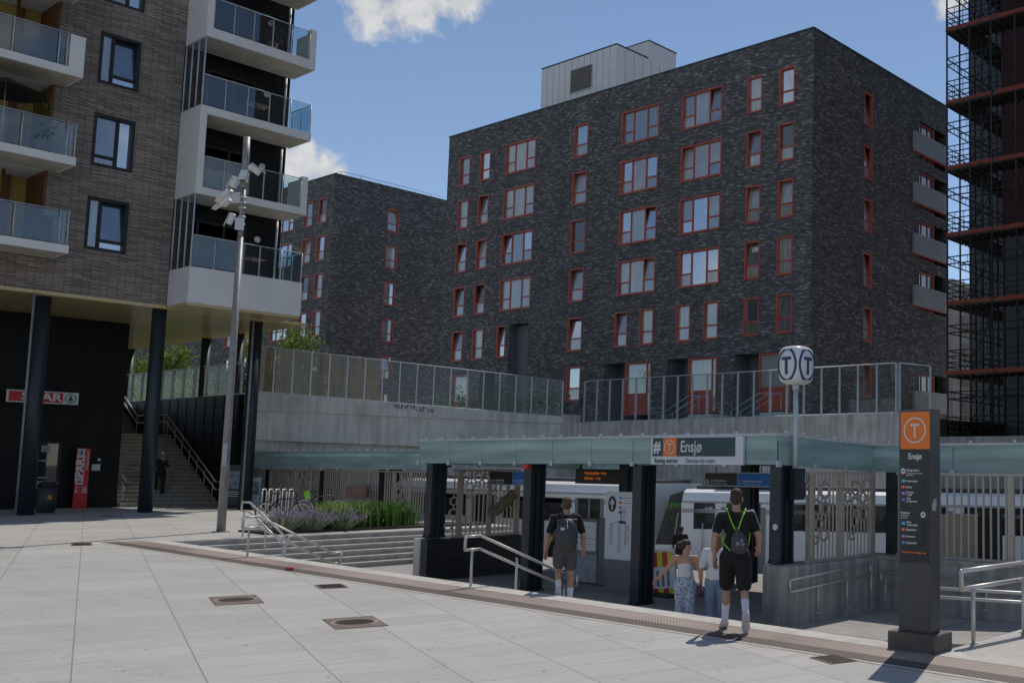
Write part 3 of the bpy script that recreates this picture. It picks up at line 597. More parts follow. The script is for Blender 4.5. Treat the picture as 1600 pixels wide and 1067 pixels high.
# ------------------------------------------------------------------ retaining walls and glass fences
def zw(s0, t0, z0, s1, t1, z1, th, zb, nm, m, label):
    q = MB(); d = Vector((s1 - s0, t1 - t0, 0)).normalized(); n = Vector((-d.y, d.x, 0)) * th
    a = Vector((s0, t0, 0)); b = Vector((s1, t1, 0)); Z_ = lambda p, z: Vector((p.x, p.y, z))
    P = [Z_(a, zb[0]), Z_(b, zb[1]), Z_(b, z1), Z_(a, z0)]; Q = [p + n for p in P]
    v = [q.b.verts.new(p) for p in P + Q]
    for f in ((0, 1, 2, 3), (7, 6, 5, 4), (0, 4, 5, 1), (1, 5, 6, 2), (2, 6, 7, 3), (3, 7, 4, 0)): q.b.faces.new([v[i] for i in f])
    return q
def zq(x, y): return 380 + x / 3.2, 440 + y / 3.2
# ramp wall from the supermarket corner back to the long wall over the tracks
A_ = at_t(396, 611.5, 20.9); B_ = at_t(889, 651.5, 32.0); WD = Vector((B_.x - A_.x, B_.y - A_.y, 0)).normalized()
def online(px, py):
    w = rayd(px, py); den = w.x * WD.y - w.y * WD.x; k = (A_.x * WD.y - A_.y * WD.x) / den; return CAM + w * k
def lerp(a, b, k): return a + (b - a) * k
# upper band (parapet), set proud of the wall below
c0 = online(400, 641); c1 = online(880, 662); e0 = online(400, 687); e1 = online(880, 706)
def ext(p, q, X):  # height of line p-q at distance X along the wall
    dp = (Vector((p.x, p.y, 0)) - Vector((A_.x, A_.y, 0))).dot(WD); dq = (Vector((q.x, q.y, 0)) - Vector((A_.x, A_.y, 0))).dot(WD); return p.z + (q.z - p.z) * (X - dp) / (dq - dp)
LW = (Vector((B_.x, B_.y, 0)) - Vector((A_.x, A_.y, 0))).length
q = zw(A_.x, A_.y, A_.z, B_.x, B_.y, B_.z, .45, (ext(c0, c1, 0), ext(c0, c1, LW)), '', None, '')
w2 = MB(); Nn = Vector((-WD.y, WD.x, 0)); k = .06
q2 = zw(A_.x + Nn.x * k, A_.y + Nn.y * k, ext(c0, c1, 0) - .002, B_.x + Nn.x * k, B_.y + Nn.y * k, ext(c0, c1, LW) - .002, .4, (ext(e0, e1, 0), ext(e0, e1, LW)), '', None, '')
q.join(q2); k = .35
q2 = zw(A_.x + Nn.x * k, A_.y + Nn.y * k, ext(e0, e1, 0) - .002, B_.x + Nn.x * k, B_.y + Nn.y * k, ext(e0, e1, LW) - .002, .4, (-1, -1), '', None, ''); q.join(q2)
tag(obj('retaining_wall', q, M_conc), 'big pale concrete ramp wall above the left canopy, with a thick top band', 'wall')
q = MB()                                                       # sprayed scrawl
rg = random.Random(4)
for i in range(13):
    x = 617 + i * 4.9; y = 634 + i * .62; pts = [online(x + rg.uniform(-2, 2.6), y + rg.uniform(-4.5, 4.5)) - Nn * .006 for _ in range(5)]
    for a, b in zip(pts, pts[1:]): q.cone(a, .013, b, .013, 5)
tag(obj('graffiti', q, M_black), 'short black sprayed scrawl on the top band of the ramp wall', 'graffiti')
q = MB(); a = at_t(415, 0, 21)
# long wall over the tracks
zr0 = at_t(903, 660, 32).z; zr1 = at_t(1400, 645, 32).z; sR0 = at_t(891, 660, 32).x; sR1 = at_t(1405, 645, 32).x
q = MB(); q.prism([(sR0 + .02, zr0), (sR1, zr1), (sR1, -2.5), (sR0 + .02, -2.5)], lambda p: (p[0], 32.0, p[1]), lambda p: (p[0], 32.5, p[1]))
for i in range(1, 8):
    s = sR0 + (sR1 - sR0) * i / 8; q.box(s - .012, s + .012, 31.992, 31.999, -1, zr0 - .01)
q.box(sR0 - .25, sR0 + .25, 31.75, 32.4, -2, B_.z + .1)
tag(obj('retaining_wall', q, concrete('panel_concrete', (.56, .54, .51), .6, 1.5)), 'long pale concrete wall above the entrance canopy with the taller glass fence on it', 'wall')
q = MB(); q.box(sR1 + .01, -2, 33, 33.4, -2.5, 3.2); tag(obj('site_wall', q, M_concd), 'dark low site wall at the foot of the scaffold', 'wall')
g = MB()
T0 = 4.25
g.face([(sR0 - 1, 32.45, zr0 - .1), (sR1, 32.45, zr1 - .1), (sR1 + 3, 75, zr1 - .1), (sR0 - 60, 75, zr0 - .1), (-62, 32.45, zr0 - .1)])
g.face([(A_.x - 14, 21.4, 4.75), (A_.x + .1, 21.3, 4.75), (B_.x, 32.5, B_.z - .12), (-62, 32.5, 4.1), (-100, 40, 4.6), (-100, 21.4, 4.75)])
struct('terrace', g, M_pave)
def glassfence(label, p0, p1, h0, h1, n, out, ph=.05):
    t = thing('glass_fence', label, 'fence', p0)
    p0 = Vector(p0); p1 = Vector(p1); d = (p1 - p0)
    u = Vector((d.x, d.y, 0)).normalized(); ang = math.atan2(u.y, u.x); o = Vector((*out, 0))
    for i in range(n + 1):
        c = p0 + d * (i / n); h = h0 + (h1 - h0) * i / n; q = MB(); q.box(-ph / 2, ph / 2, -.05, .03, -.25, h, Matrix.Translation(c + o * .03) @ Matrix.Rotation(ang, 4, 'Z')); obj('post', q, M_galv, t)
    for i in range(n):
        a = p0 + d * (i / n) + u * (ph / 2 + .004); b = p0 + d * ((i + 1) / n) - u * (ph / 2 + .004); ha = h0 + (h1 - h0) * i / n; hb = h0 + (h1 - h0) * (i + 1) / n
        q = MB(); q.face([a + Vector((0, 0, .03)), b + Vector((0, 0, .03)), b + Vector((0, 0, hb)), a + Vector((0, 0, ha))]); obj('glass', q, M_fence, t)
    q = MB(); q.cyl(p0 + Vector((0, 0, h0 + .02)) + o * .03, p1 + Vector((0, 0, h1 + .02)) + o * .03, .022, 6); obj('rail', q, M_galv, t); q = MB(); q.cyl(p0 + Vector((0, 0, .02)) + o * .03, p1 + Vector((0, 0, .02)) + o * .03, .025, 6); obj('rail', q, M_galv, t)
    return t
hr0 = at_t(905, 596, 32).z - zr0; hr1 = at_t(1400, 567, 32).z - zr1
glassfence('tall glass fence with grey posts on the long wall behind the round T sign', (at_t(908, 659, 32).x, 32.2, zr0), (at_t(1397, 645, 32).x, 32.2, zr1), hr0, hr1, 20, (0, -1))
a = at_t(1397, 645, 32); glassfence('short return of glass fence at the right end of the long wall', (a.x + .05, 32.25, zr1), (a.x + .4, 33.9, zr1), hr1, hr1, 1, (1, 0))
lt0 = online(398, 541); lt1 = online(882, 595)
glassfence('sloping glass fence with grey posts along the top of the big ramp wall', (A_.x + Nn.x * .2, A_.y + Nn.y * .2, A_.z), (B_.x - WD.x * .3 + Nn.x * .2, B_.y - WD.y * .3 + Nn.y * .2, B_.z), lt0.z - A_.z + .02, lt1.z - B_.z, 18, (-Nn.x, -Nn.y))
# slatted timber screen behind the sloping fence
q = MB(); f0 = online(400, 548); f1 = online(592, 566); L_ = (Vector((f1.x - f0.x, f1.y - f0.y, 0))).length; n_ = int(L_ / .085)
for i in range(n_):
    k = i / n_; c = Vector((f0.x, f0.y, 0)) + WD * (k * L_ * 1.02) + Nn * 1.3; zt = f0.z + .28 + (f1.z - f0.z) * k + rg.uniform(-.02, .02); ang = math.atan2(WD.y, WD.x)
    q.box(-.031, .031, -.012, .012, 4.1, zt, Matrix.Translation(c) @ Matrix.Rotation(ang, 4, 'Z'))
c = Vector((f0.x, f0.y, 0)) + Nn * 1.33; c1 = c + WD * L_ * 1.02
for zz in (4.6, 5.9): q.cyl((c.x, c.y, zz), (c1.x, c1.y, zz - .3), .04, 5)
tag(obj('slatted_fence', q, M_wood), 'brown vertical slat timber fence behind the sloping glass fence', 'fence')
# ------------------------------------------------------------------ dark brick housing block with red windows
TM, SR, ZT, ZB = 41.12, -30.23, 24.56, 4.0; SL = -61.5
mb_ = thing('apartment_block', 'large dark brick apartment block with red framed windows and grey roof box', 'building', (SL, TM, ZB))
pf = Pl('t', TM); pr = Pl('s', SR)
rows = [8.88 + 3 * r for r in range(5)]
WN = []; PS = [P_curt, P_blind, P_sky, P_mid, P_dark]
rw = random.Random(21)
def pk(i=None):
    r = rw.random(); a = P_curt if r < .34 else P_blind if r < .50 else P_sky if r < .68 else P_mid if r < .84 else P_dark
    b = rw.choice([a, a, P_curt, P_blind, P_mid]); return [b, a]
def pk3():
    a = rw.choice([P_curt, P_curt, P_sky, P_blind, P_mid]); b = rw.choice([P_curt, P_sky, P_mid, a]); return [a, b, b, a, b] if rw.random() < .5 else [a, b, a, P_mid, b]
front = []
for r, z in enumerate(rows):
    for (u0, u1) in ((-60.16, -58.98), (-57.9, -56.78), (-34.6, -33.58), (-32.42, -31.40)): front.append((u0, u1, z, z + 1.98, 'single'))
    if r > 0:
        for (u0, u1) in ((-55.2, -52.13), (-44.27, -41.2), (-39.4, -36.38)): front.append((u0, u1, z, z + 2.0, 'triple'))
    else:
        for (u0, u1) in ((-55.36, -54.46), (-44.4, -43.32), (-42.32, -41.24), (-39.48, -38.42), (-37.46, -36.38)): front.append((u0, u1, z, z + 2.03, 'single'))
for r in range(-1, 5): front.append((-48.5, -47.2, 5.87 + 3 * (r + 1), 5.87 + 3 * (r + 1) + 2.02, 'single'))
doors = [(-43.4, -41.32), (-38.5, -36.4), (-33.5, -31.43), (-59.95, -58.0)]
porch = [(-45.15, -43.42), (-40.02, -38.52), (-35.22, -33.52), (-56.95, -55.4)]
recess = [(-54.08, -52.2, 4.1, 10.9)]
holes = [f[:4] for f in front] + [(a, b, 4.35, 7.9) for a, b in doors] + [(a, b, 4.2, 7.92) for a, b in porch] + recess
q = MB(); facade(q, pf, SL, SR, ZB, ZT, holes, .2)
rt_rows = [5.87, 8.88, 11.87, 14.87, 17.87, 20.87]
rwin = [(45.88, 46.76, z, z + 1.84) for z in rt_rows]; rrec = [(51.9, 55.28, 20.32 - 3 * i, 22.72 - 3 * i) for i in (0, 1, 2, 3)] + [(51.9, 55.28, 5.3, 7.6)]
facade(q, pr, TM, 55.3, ZB, ZT, rwin + rrec, .2)
q.face([(SL, TM, ZB), (SL, 55.3, ZB), (SL, 55.3, ZT), (SL, TM, ZT)]); q.face([(SL, 55.3, ZB), (SR, 55.3, ZB), (SR, 55.3, ZT), (SL, 55.3, ZT)])
obj('wall', q, M_dark, mb_)
q = MB(); q.face([(SL + .1, TM + .1, ZT - .3), (SR - .1, TM + .1, ZT - .3), (SR - .1, 55.2, ZT - .3), (SL + .1, 55.2, ZT - .3)])
rf = obj('roof', q, M_grey, mb_)
q = MB(); q.box(SL - .04, SR + .04, TM - .045, TM + .3, ZT + .001, ZT + .07); q.box(SR - .3, SR + .045, TM + .301, 55.35, ZT + .001, ZT + .07); q.box(SL - .04, SL + .3, TM + .301, 55.35, ZT + .001, ZT + .07); obj('coping', q, simple('coping_metal', (.05, .085, .085), .4, .5), rf)
for i, (a, b, c, d, k) in enumerate(front):
    tl = ()
    if k == 'single' and rw.random() < .38: tl = (1,)
    if k == 'triple' and rw.random() < .35: tl = (1,) if rw.random() < .6 else (4,)
    window(mb_, pf, a, b, c, d, k, M_red, pk3() if k == 'triple' else pk(), tl)
for (a, b) in doors: window(mb_, pf, a, b, 4.9, 7.88, 'door', M_red, [M_redp, P_curt, P_blind], sill=False, name='entrance_door')
for (a, b) in porch:
    q = MB(); q.box(a, b, TM + 1.3, TM + 1.35, 4.2, 7.92); q.box(a + .001, a + .03, TM + .17, TM + 1.3, 4.2, 7.9); q.box(b - .03, b - .001, TM + .17, TM + 1.3, 4.2, 7.9); q.box(a, b, TM + .17, TM + 1.3, 7.92, 7.96); q.cyl((b - .35, TM + 1.29, 7.2), (b - .35, TM + 1.24, 7.2), .14, 16)
    obj('porch', q, M_grey, mb_)
a, b, c, d = recess[0]; q = MB(); q.box(a, b, TM + .55, TM + .6, c, d); q.box(a + .002, a + .03, TM + .16, TM + .55, c, d); q.box(b - .03, b - .002, TM + .10, TM + .55, c, d); obj('recess_panel', q, simple('recess_grey', (.155, .16, .18), .55), mb_)
for (a, b, c, d) in rwin: window(mb_, pr, a, b, c, d, 'single', M_red, pk(), (1,) if rw.random() < .4 else (), depth=.18)
for (a, b, c, d) in rrec:
    q = MB(); q.box(SR - 1.2, SR - 1.15, a, b, c, d); q.box(SR - 1.2, SR - .17, a, b, c - .04, c - .001); q.box(SR - 1.2, SR - .17, a, b, d + .001, d + .03); q.box(SR - 1.15, SR - .17, a - .03, a - .001, c, d); q.box(SR - 1.15, SR - .17, b - .9, b - .86, c, d); rc = obj('loggia', q, M_blk_clad, mb_)
    window(mb_, Pl('s', SR - .14), a + .03, a + 2.0, c + .05, d - .04, 'triple', M_red, [P_blind, P_sky, P_curt, P_curt, P_blind], sill=False)
    q = MB(); zt = c + 1.16; fx = SR + .17; kb = (-fx) / 29.43
    ba, bb2 = 50.05 * kb, 53.72 * kb; zc0 = 2 + (c - 2) * kb; zt = 2 + (zt - 2) * kb
    q.box(fx - .03, fx, ba, bb2, zc0 - .02, zt)
    for i in range(33): q.box(fx, fx + .02, ba + .03 + i * (bb2 - ba - .06) / 33, ba + .07 + i * (bb2 - ba - .06) / 33, zc0, zt - .02)
    q.box(SR + .003, fx - .03, ba, ba + .03, zc0 - .02, zt); q.box(SR + .003, fx - .03, bb2 - .03, bb2, zc0 - .02, zt); bal = obj('balcony', q, simple('balcony_sheet', (.44, .44, .45), .5, .2), mb_)
    q = MB(); q.box(SR + .002, fx + .02, ba - .02, bb2 + .02, zc0 - .06, zc0 - .021); obj('balcony_floor', q, M_red, bal)
# roof plant box
TB = 44.0; kx = TB / 51.4
def bz(z): return 2 + (z - 2) * kx
b0 = at_t(846.7, 110, TB); b1 = at_t(963.9, 70, TB)
s0, s1 = b0.x, b1.x; zt = b1.z; t1_ = at_s(1013, 91, s1).y; t2_ = at_s(1056.7, 83, s1).y; zh = at_s(1013, 64, s1).z
rb = MB(); rb.box(s0, s1, TB, t1_, ZT - .35, zt); rb.box(s0 + 4, s1 - .001, t1_ + .002, t2_, ZT - .35, zh); roofbox = obj('roof_box', rb, M_white, mb_)
q = MB(); q.box(s0 - .03, s1 + .03, TB - .03, t1_, zt + .001, zt + .08); q.box(s0 + 4, s1 + .03, t1_ + .003, t2_ + .02, zh + .001, zh + .08); obj('coping', q, M_black, roofbox)
q = MB(); a = at_t(*(680 + 757 / 3.557, 30 + 300 / 3.557), TB); b = at_t(*(680 + 872 / 3.557, 30 + 370 / 3.557), TB); zc = (a.z + b.z) / 2
q.box(a.x, b.x, TB - .05, TB - .01, zc - .78, zc + .78)
for i in range(15): q.box(a.x + .05, b.x - .05, TB - .07, TB - .05, zc - .72 + i * .1, zc - .67 + i * .1)
obj('louvre', q, simple('louvre', (.17, .15, .14), .6), roofbox)
q = MB(); q.box(a.x - .05, b.x + .05, TB - .06, TB - .008, zc + .781, zc + .83); q.box(a.x - .05, b.x + .05, TB - .06, TB - .008, zc - .83, zc - .781); q.box(a.x - .05, a.x - .001, TB - .06, TB - .008, zc - .78, zc + .78); q.box(b.x + .001, b.x + .05, TB - .06, TB - .008, zc - .78, zc + .78); obj('louvre_frame', q, M_white2, roofbox)
q = MB()
for i in range(1, 12): s = s0 + (s1 - s0) * i / 12; q.box(s - .012, s + .012, TB - .004, TB - .001, ZT, zt - .01)
for i in range(1, 7): t = TB + (t2_ - TB) * i / 7; q.box(s1 + .001, s1 + .004, t - .012, t + .012, ZT, min(zt, zh) - .05)
obj('panel_joints', q, M_grey, roofbox)
# terrace furniture in front of the block: step flights with railings, seen through the glass
for px, lab in ((1060, 'concrete entrance steps with railing behind the glass fence, left of the round T sign'), (1170, 'concrete entrance steps with railing just left of the round T sign'), (832, 'concrete entrance steps with railing behind the left end of the glass fence'), ):
    s = at_t(px, 640, 39.5).x; t = thing('entrance_steps', lab, 'steps', (s, 39.5, zr0 - .1)); q = MB()
    for i in range(6): q.box(s - .9 + .3 * i, s + 2.2, 39.6, 41.05, zr0 - .1 + .14 * i, zr0 - .1 + .14 * (i + 1))
    obj('treads', q, M_conc, t)
    for tt in (39.55, 40.3):
        q = MB(); q.tube([(s - 1.2, tt, zr0 + .1), (s - 1.2, tt, zr0 + .85), (s + .6, tt, zr0 + 1.7), (s + 1.4, tt, zr0 + 1.7), (s + 1.4, tt, zr0 + .7)], .025, 6); q.tube([(s - 1.2, tt, zr0 + .5), (s + .6, tt, zr0 + 1.35)], .018, 5); obj('railing', q, M_galv, t)
# ------------------------------------------------------------------ second dark block further left
S2 = -76.3; b2 = thing('apartment_block', 'second dark brick block behind the balconies, with one column of narrow windows facing right', 'building', (S2, TM, ZB))
pf2 = Pl('t', TM); pr2 = Pl('s', S2); Z2 = 24.4
w2 = [(45.65, 46.68, z, z + 1.86) for z in (8.75, 11.75, 14.75, 17.75, 20.75)] + [(45.65, 46.68, 5.8, 7.6)]
wf2 = []
for z in (8.8, 11.8, 14.75, 17.75, 20.72):
    wf2 += [(-78.52, -77.3, z, z + 1.98, 'single'), (-80.74, -79.42, z, z + 1.98, 'single'), (-85.2, -82.3, z, z + 1.98, 'triple'), (-89.5, -88.3, z, z + 1.98, 'single'), (-93, -91.7, z, z + 1.98, 'single')]
q = MB(); facade(q, pr2, TM, 60, ZB, Z2, w2, .16); facade(q, pf2, -135, S2, ZB, Z2, [w[:4] for w in wf2], .16); q.face([(-135, TM, ZB), (-135, 60, ZB), (-135, 60, Z2), (-135, TM, Z2)])
obj('wall', q, M_dark, b2)
q = MB(); q.box(-134.9, S2 - .1, TM + .1, 60, Z2 - .4, Z2 - .3); rf = obj('roof', q, M_grey, b2); q = MB(); q.box(-135, S2 + .04, TM - .04, TM + .3, Z2 + .001, Z2 + .07); q.box(S2 - .3, S2 + .04, TM + .301, 60, Z2 + .001, Z2 + .07); obj('coping', q, simple('coping_metal', (.05, .085, .085)), rf)
q = MB()
for i in range(12): q.cyl((S2 - .6, TM + .8 + i * 1.6, Z2), (S2 - .6, TM + .8 + i * 1.6, Z2 + .5), .025, 5)
q.cyl((S2 - .6, TM + .8, Z2 + .5), (S2 - .6, TM + 18.4, Z2 + .5), .025, 5); q.cyl((S2 - .6, TM + .8, Z2 + .5), (S2 - 2.4, TM + .8, Z2 + .5), .025, 5); obj('roof_rail', q, M_galv, rf)
for (a, b, c, d) in w2: window(b2, pr2, a, b, c, d, 'single', M_red, pk(), (1,) if rw.random() < .4 else ())
for (a, b, c, d, k) in wf2: window(b2, pf2, a, b, c, d, k, M_red, pk3() if k == 'triple' else pk(), (1,) if k == 'single' and rw.random() < .4 else ())
# far pale building between the block and the scaffold
fb = thing('pale_block', 'distant pale building glimpsed between the dark block and the scaffold', 'building', (-36, 95, 3)); q = MB(); q.box(-60, -48.6, 90, 110, 0, 21); obj('wall', q, simple('pale_render', (.42, .38, .33), .8), fb)
q = MB()
for i in range(6): q.box(-48.59, -47.4, 92, 96, 5 + i * 2.8, 6.3 + i * 2.8)
obj('balcony', q, simple('pale_render', (.42, .38, .33)), fb)
# ------------------------------------------------------------------ brown brick block with balconies and supermarket
SF = -41.2; SO = 7.67; lb = thing('brick_block', 'brown brick block with black windows and white balconies over a supermarket', 'building', (SF, 14, .15))
pl = Pl('s', SF)
wins = []
for i in range(5): wins.append((13.38, 14.68, 9.32 + 2.985 * i, 11.2 + 2.985 * i, 'blk_a' if i % 2 == 0 else 'blk_b'))
q = MB(); facade(q, pl, 12.17, 16.12, SO, 26, [w[:4] for w in wins], .14); facade(q, pl, -5, 12.17, SO, 8.75, [], .1)
q.face([(SF, 12.17, 8.75), (SF - 1.8, 12.17, 8.75), (SF - 1.8, 12.17, 26), (SF, 12.17, 26)])
q.face([(SF, 16.12, SO), (SF, 16.12, 26), (SF - .3, 16.12, 26), (SF - .3, 16.12, SO)])
obj('wall', q, M_tan, lb)
for w in wins: window(lb, pl, *w, M_black, [P_mid, P_blue, P_sky] if w[4] == 'blk_b' else [P_mid, P_sky, P_blue], (2,) if w[4] == 'blk_a' else (), fw=.10, sill=False)
q = MB(); q.box(SF + .01, SF + .03, 4, 16.1, SO - .09, SO + .002); q.box(SF - 19, SF, -5, 21.4, SO - .12, SO - .02); q.box(SF + .02, -39.56, 16.15, 20.2, SO - .1, SO - .002); obj('soffit', q, M_gold, lb)
# rear bulk and dark wall behind the balcony tower
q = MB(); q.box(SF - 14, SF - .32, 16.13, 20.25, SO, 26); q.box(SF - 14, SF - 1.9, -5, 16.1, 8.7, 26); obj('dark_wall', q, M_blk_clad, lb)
pb = Pl('s', SF - .30)
for i in range(4):
    z = 9.0 + 2.96 * i + .02
    window(lb, pb, 16.35, 18.9, z, z + 2.1, 'triple', M_black, [P_mid, P_mid, P_blue, P_mid, P_mid], sill=False, depth=.05, fw=.08)
    q = MB(); q.ball((SF - .22, 19.3, z + 1.75), (.05, .13, .13), 2); obj('wall_lamp', q, M_white2, lb)
    q = MB(); q.cyl((SF - .1, 19.98, z - .05), (SF - .1, 19.98, z + 2.6), .045, 8); obj('post', q, M_galv, lb)
# balcony tower
def gl(parent, a, b, c, d): q = MB(); q.face([a, b, c, d]); return obj('glass', q, M_balg, parent)
FX = -39.52
tw = [(7.67, 8.98, 'low'), (11.66, 11.93, 'panel'), (14.66, 14.96, 'open'), (17.55, 17.92, 'panel'), (20.5, 20.8, 'open')]
for i, (za, zb, kind) in enumerate(tw):
    q = MB(); q.box(SF + .002, FX, 16.13, 20.22, za, zb)
    if kind == 'low': q.box(FX + .001, FX + .012, 16.14, 16.36, za + .02, zb - .02)
    if kind == 'panel':
        q.box(SF + .002, FX - .001, 16.13, 16.2, zb + .001, (tw[i + 1][0] if i + 1 < len(tw) else 26) - .001)   # full-height side wall
        q.box(FX - .22, FX, 16.2, 16.36, zb + .001, tw[i + 1][0] - .002)
        q.box(FX - .30, FX, 19.98, 20.21, zb + .001, zb + 1.26); q.box(SF + .2, FX - .301, 20.16, 20.21, zb + .001, zb + 1.26)
    bo = obj('balcony', q, M_white, lb)
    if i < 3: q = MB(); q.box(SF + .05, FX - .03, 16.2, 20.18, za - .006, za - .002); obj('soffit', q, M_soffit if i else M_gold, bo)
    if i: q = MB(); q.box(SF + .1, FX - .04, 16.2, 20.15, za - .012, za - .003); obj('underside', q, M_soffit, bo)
    h = 1.16; t0 = 16.38 if kind == 'panel' else 16.15; t1 = 19.96 if kind == 'panel' else 20.17
    n = 5
    q = MB(); q.cyl((FX - .03, t0, zb + h), (FX - .03, t1, zb + h), .02, 6)
    if kind != 'panel': q.cyl((FX - .03, t1, zb + h), (SF + .1, t1, zb + h), .02, 6)
    for k in range(n + 1): t = t0 + (t1 - t0) * k / n; q.cyl((FX - .03, t, zb), (FX - .03, t, zb + h), .022, 6)
    if kind != 'panel':
        for s in (-40.3, -41): q.cyl((s, t1, zb), (s, t1, zb + h), .022, 6)
    obj('railing', q, M_galv, bo)
    for k in range(n): a = t0 + (t1 - t0) * k / n; b = t0 + (t1 - t0) * (k + 1) / n; gl(bo, (FX - .03, a + .03, zb + .04), (FX - .03, b - .03, zb + .04), (FX - .03, b - .03, zb + h - .03), (FX - .03, a + .03, zb + h - .03))
    if kind != 'panel':
        gl(bo, (FX - .06, t1, zb + .04), (SF + .1, t1, zb + .04), (SF + .1, t1, zb + h - .03), (FX - .06, t1, zb + h - .03))
        zt = tw[i + 1][0] if i + 1 < len(tw) else 26                                 # glazed wind screen on the near side
        for k in range(4):
            s = SF + .06 + k * .53; q = MB(); q.cyl((s, 16.16, zb), (s, 16.16, zt), .028, 6); obj('screen_post', q, M_galv, bo)
            if k < 3: gl(bo, (s + .04, 16.16, zb + .03), (s + .49, 16.16, zb + .03), (s + .49, 16.16, zt - .03), (s + .04, 16.16, zt - .03))
# balconies at the left edge, with yellow boarded loggias
LX = -39.7
q = MB(); q.box(SF - 1.85, SF - 1.8, -5, 12.16, 8.75, 26); obj('loggia_wall', q, M_yel, lb)
for i, (zb, lab) in enumerate(((8.8, ''), (11.78, ''), (14.79, ''), (17.78, ''))):
    q = MB(); q.box(SF - 1.79, LX, 5, 12.48, zb, zb + .27)
    if i == 2: q.box(LX - .06, LX, 12.05, 12.479, zb + .271, zb + 1.4); q.box(SF + .05, LX - .061, 12.42, 12.479, zb + .271, zb + 1.4)
    bo = obj('balcony', q, M_white, lb)
    q = MB(); q.box(SF + .02, LX - .05, 5, 12.4, zb - .008, zb - .002); obj('underside', q, M_soffit, bo)
    h = zb + .27 + 1.14; t1 = 12.0 if i == 2 else 12.44
    q = MB(); q.cyl((LX - .03, 5, h), (LX - .03, t1, h), .022, 6)
    if i != 2: q.cyl((LX - .03, t1, h), (SF + .05, t1, h), .022, 6)
    for t in [t1 - .02] + [t1 - .25 - 1.25 * k for k in range(6)]: q.cyl((LX - .03, t, zb + .27), (LX - .03, t, h), .024, 6)
    if i != 2: q.cyl((LX - .5, t1, zb + .27), (LX - .5, t1, h), .02, 6); q.cyl((LX - 1, t1, zb + .27), (LX - 1, t1, h), .02, 6)
    obj('railing', q, M_galv, bo)
    for k in range(6): b = t1 - .28 - 1.25 * (k - 1) if k else t1 - .05; a = t1 - .22 - 1.25 * k; gl(bo, (LX - .03, a, zb + .3), (LX - .03, b - .03, zb + .3), (LX - .03, b - .03, h - .04), (LX - .03, a, h - .04))
    window(lb, Pl('s', SF - 1.75), 7.0, 9.9, zb + .3, zb + 2.5, 'triple', M_orangewood, [P_blue, P_mid, P_blue, P_blue, P_mid], sill=False, depth=.05)
    q = MB(); q.cyl((SF - .9, 11.2, zb + .28), (SF - .9, 11.2, zb + 2.95), .05, 8); q.box(SF - 1.79, SF - 1.7, 11.5, 11.62, zb + .28, zb + 2.95); q.box(SF - 1.75, SF - .02, 12.1, 12.16, zb + .28, zb + 2.97); obj('timber_edge', q, M_orangewood, bo)
# pieces standing on the balconies
def chairset(s, t, z, lab):
    c = thing('balcony_table', lab, 'table', (s, t, z)); q = MB(); q.box(s - .3, s + .3, t - .35, t + .35, z + .70, z + .73); obj('top', q, M_wood, c)
    q = MB()
    for a in (-.25, .25): q.cyl((s + a, t - .3, z), (s + a, t + .3, z + .7), .015, 5); q.cyl((s + a, t + .3, z), (s + a, t - .3, z + .7), .015, 5)
    obj('legs', q, M_black, c)
chairset(-40.1, 18.4, 14.97, 'small folding wooden table on the third balcony of the white balcony tower'); chairset(-40.1, 18.6, 8.99, 'small wooden table on the lowest balcony of the white balcony tower')
def potplant(s, t, z, h, lab, seed):
    r = random.Random(seed); c = thing('potted_plant', lab, 'plant', (s, t, z)); q = MB(); q.cone((s, t, z), .15, (s, t, z + .35), .21, 12); obj('pot', q, simple('terracotta', (.25, .12, .07), .8), c)
    q = MB()
    for i in range(260): p = Vector((s + r.gauss(0, .2), t + r.gauss(0, .2), z + .4 + abs(r.gauss(0, h * .45)))); leaf(q, p, .09, r)
    obj('foliage', q, M_leaf2, c, recalc=False)
def leaf(q, p, sz, r, up=.3):
    a = Vector((r.gauss(0, 1), r.gauss(0, 1), r.gauss(0, .6))).normalized(); b = a.orthogonal().normalized(); b = (Matrix.Rotation(r.uniform(0, 6.28), 3, a) @ b)
    q.face([p - b * sz * .5, p + a.cross(b) * sz * .28, p + b * sz * .55, p - a.cross(b) * sz * .28])
def leafmat(name, c0, c1, tl=.35):
    m, t, b = mat(name); o = t.nodes['Material Output']; g = N(t, 'ShaderNodeNewGeometry'); col = ramp(t, g.outputs['Random Per Island'], [(0, rgba(c0)), (1, rgba(c1))]); t.links.new(col, b.inputs['Base Color']); b.inputs['Roughness'].default_value = .55
    tr = N(t, 'ShaderNodeBsdfTranslucent'); t.links.new(col, tr.inputs[0]); ms = N(t, 'ShaderNodeMixShader'); ms.inputs[0].default_value = tl; t.links.new(b.outputs[0], ms.inputs[1]); t.links.new(tr.outputs[0], ms.inputs[2]); t.links.new(ms.outputs[0], o.inputs[0]); return m
M_leaf = leafmat('leaf_yellowgreen', (.10, .16, .025), (.24, .30, .06), .5); M_leaf2 = leafmat('leaf_green', (.03, .07, .015), (.08, .15, .03)); M_lav = leafmat('lavender_flower', (.34, .27, .44), (.56, .48, .64)); M_lavleaf = leafmat('lavender_leaf', (.18, .23, .13), (.34, .38, .25)); M_bark = simple('bark', (.10, .075, .055), .9)
potplant(-39.95, 18.7, 17.93, 1.0, 'leafy plant in a terracotta pot on the top visible balcony of the white tower', 3)
potplant(-40.0, 11.6, 11.8 + .26, 1.5, 'tall leafy plant in a pot on the middle balcony at the left edge', 5)
q = MB(); q.bbox(-40.15, -39.9, 16.5, 17.5, 11.94, 12.75, .02); tag(obj('planter_box', q, simple('grey_timber', (.22, .20, .18), .8)), 'grey timber box against the glass on the second balcony of the white tower', 'box')
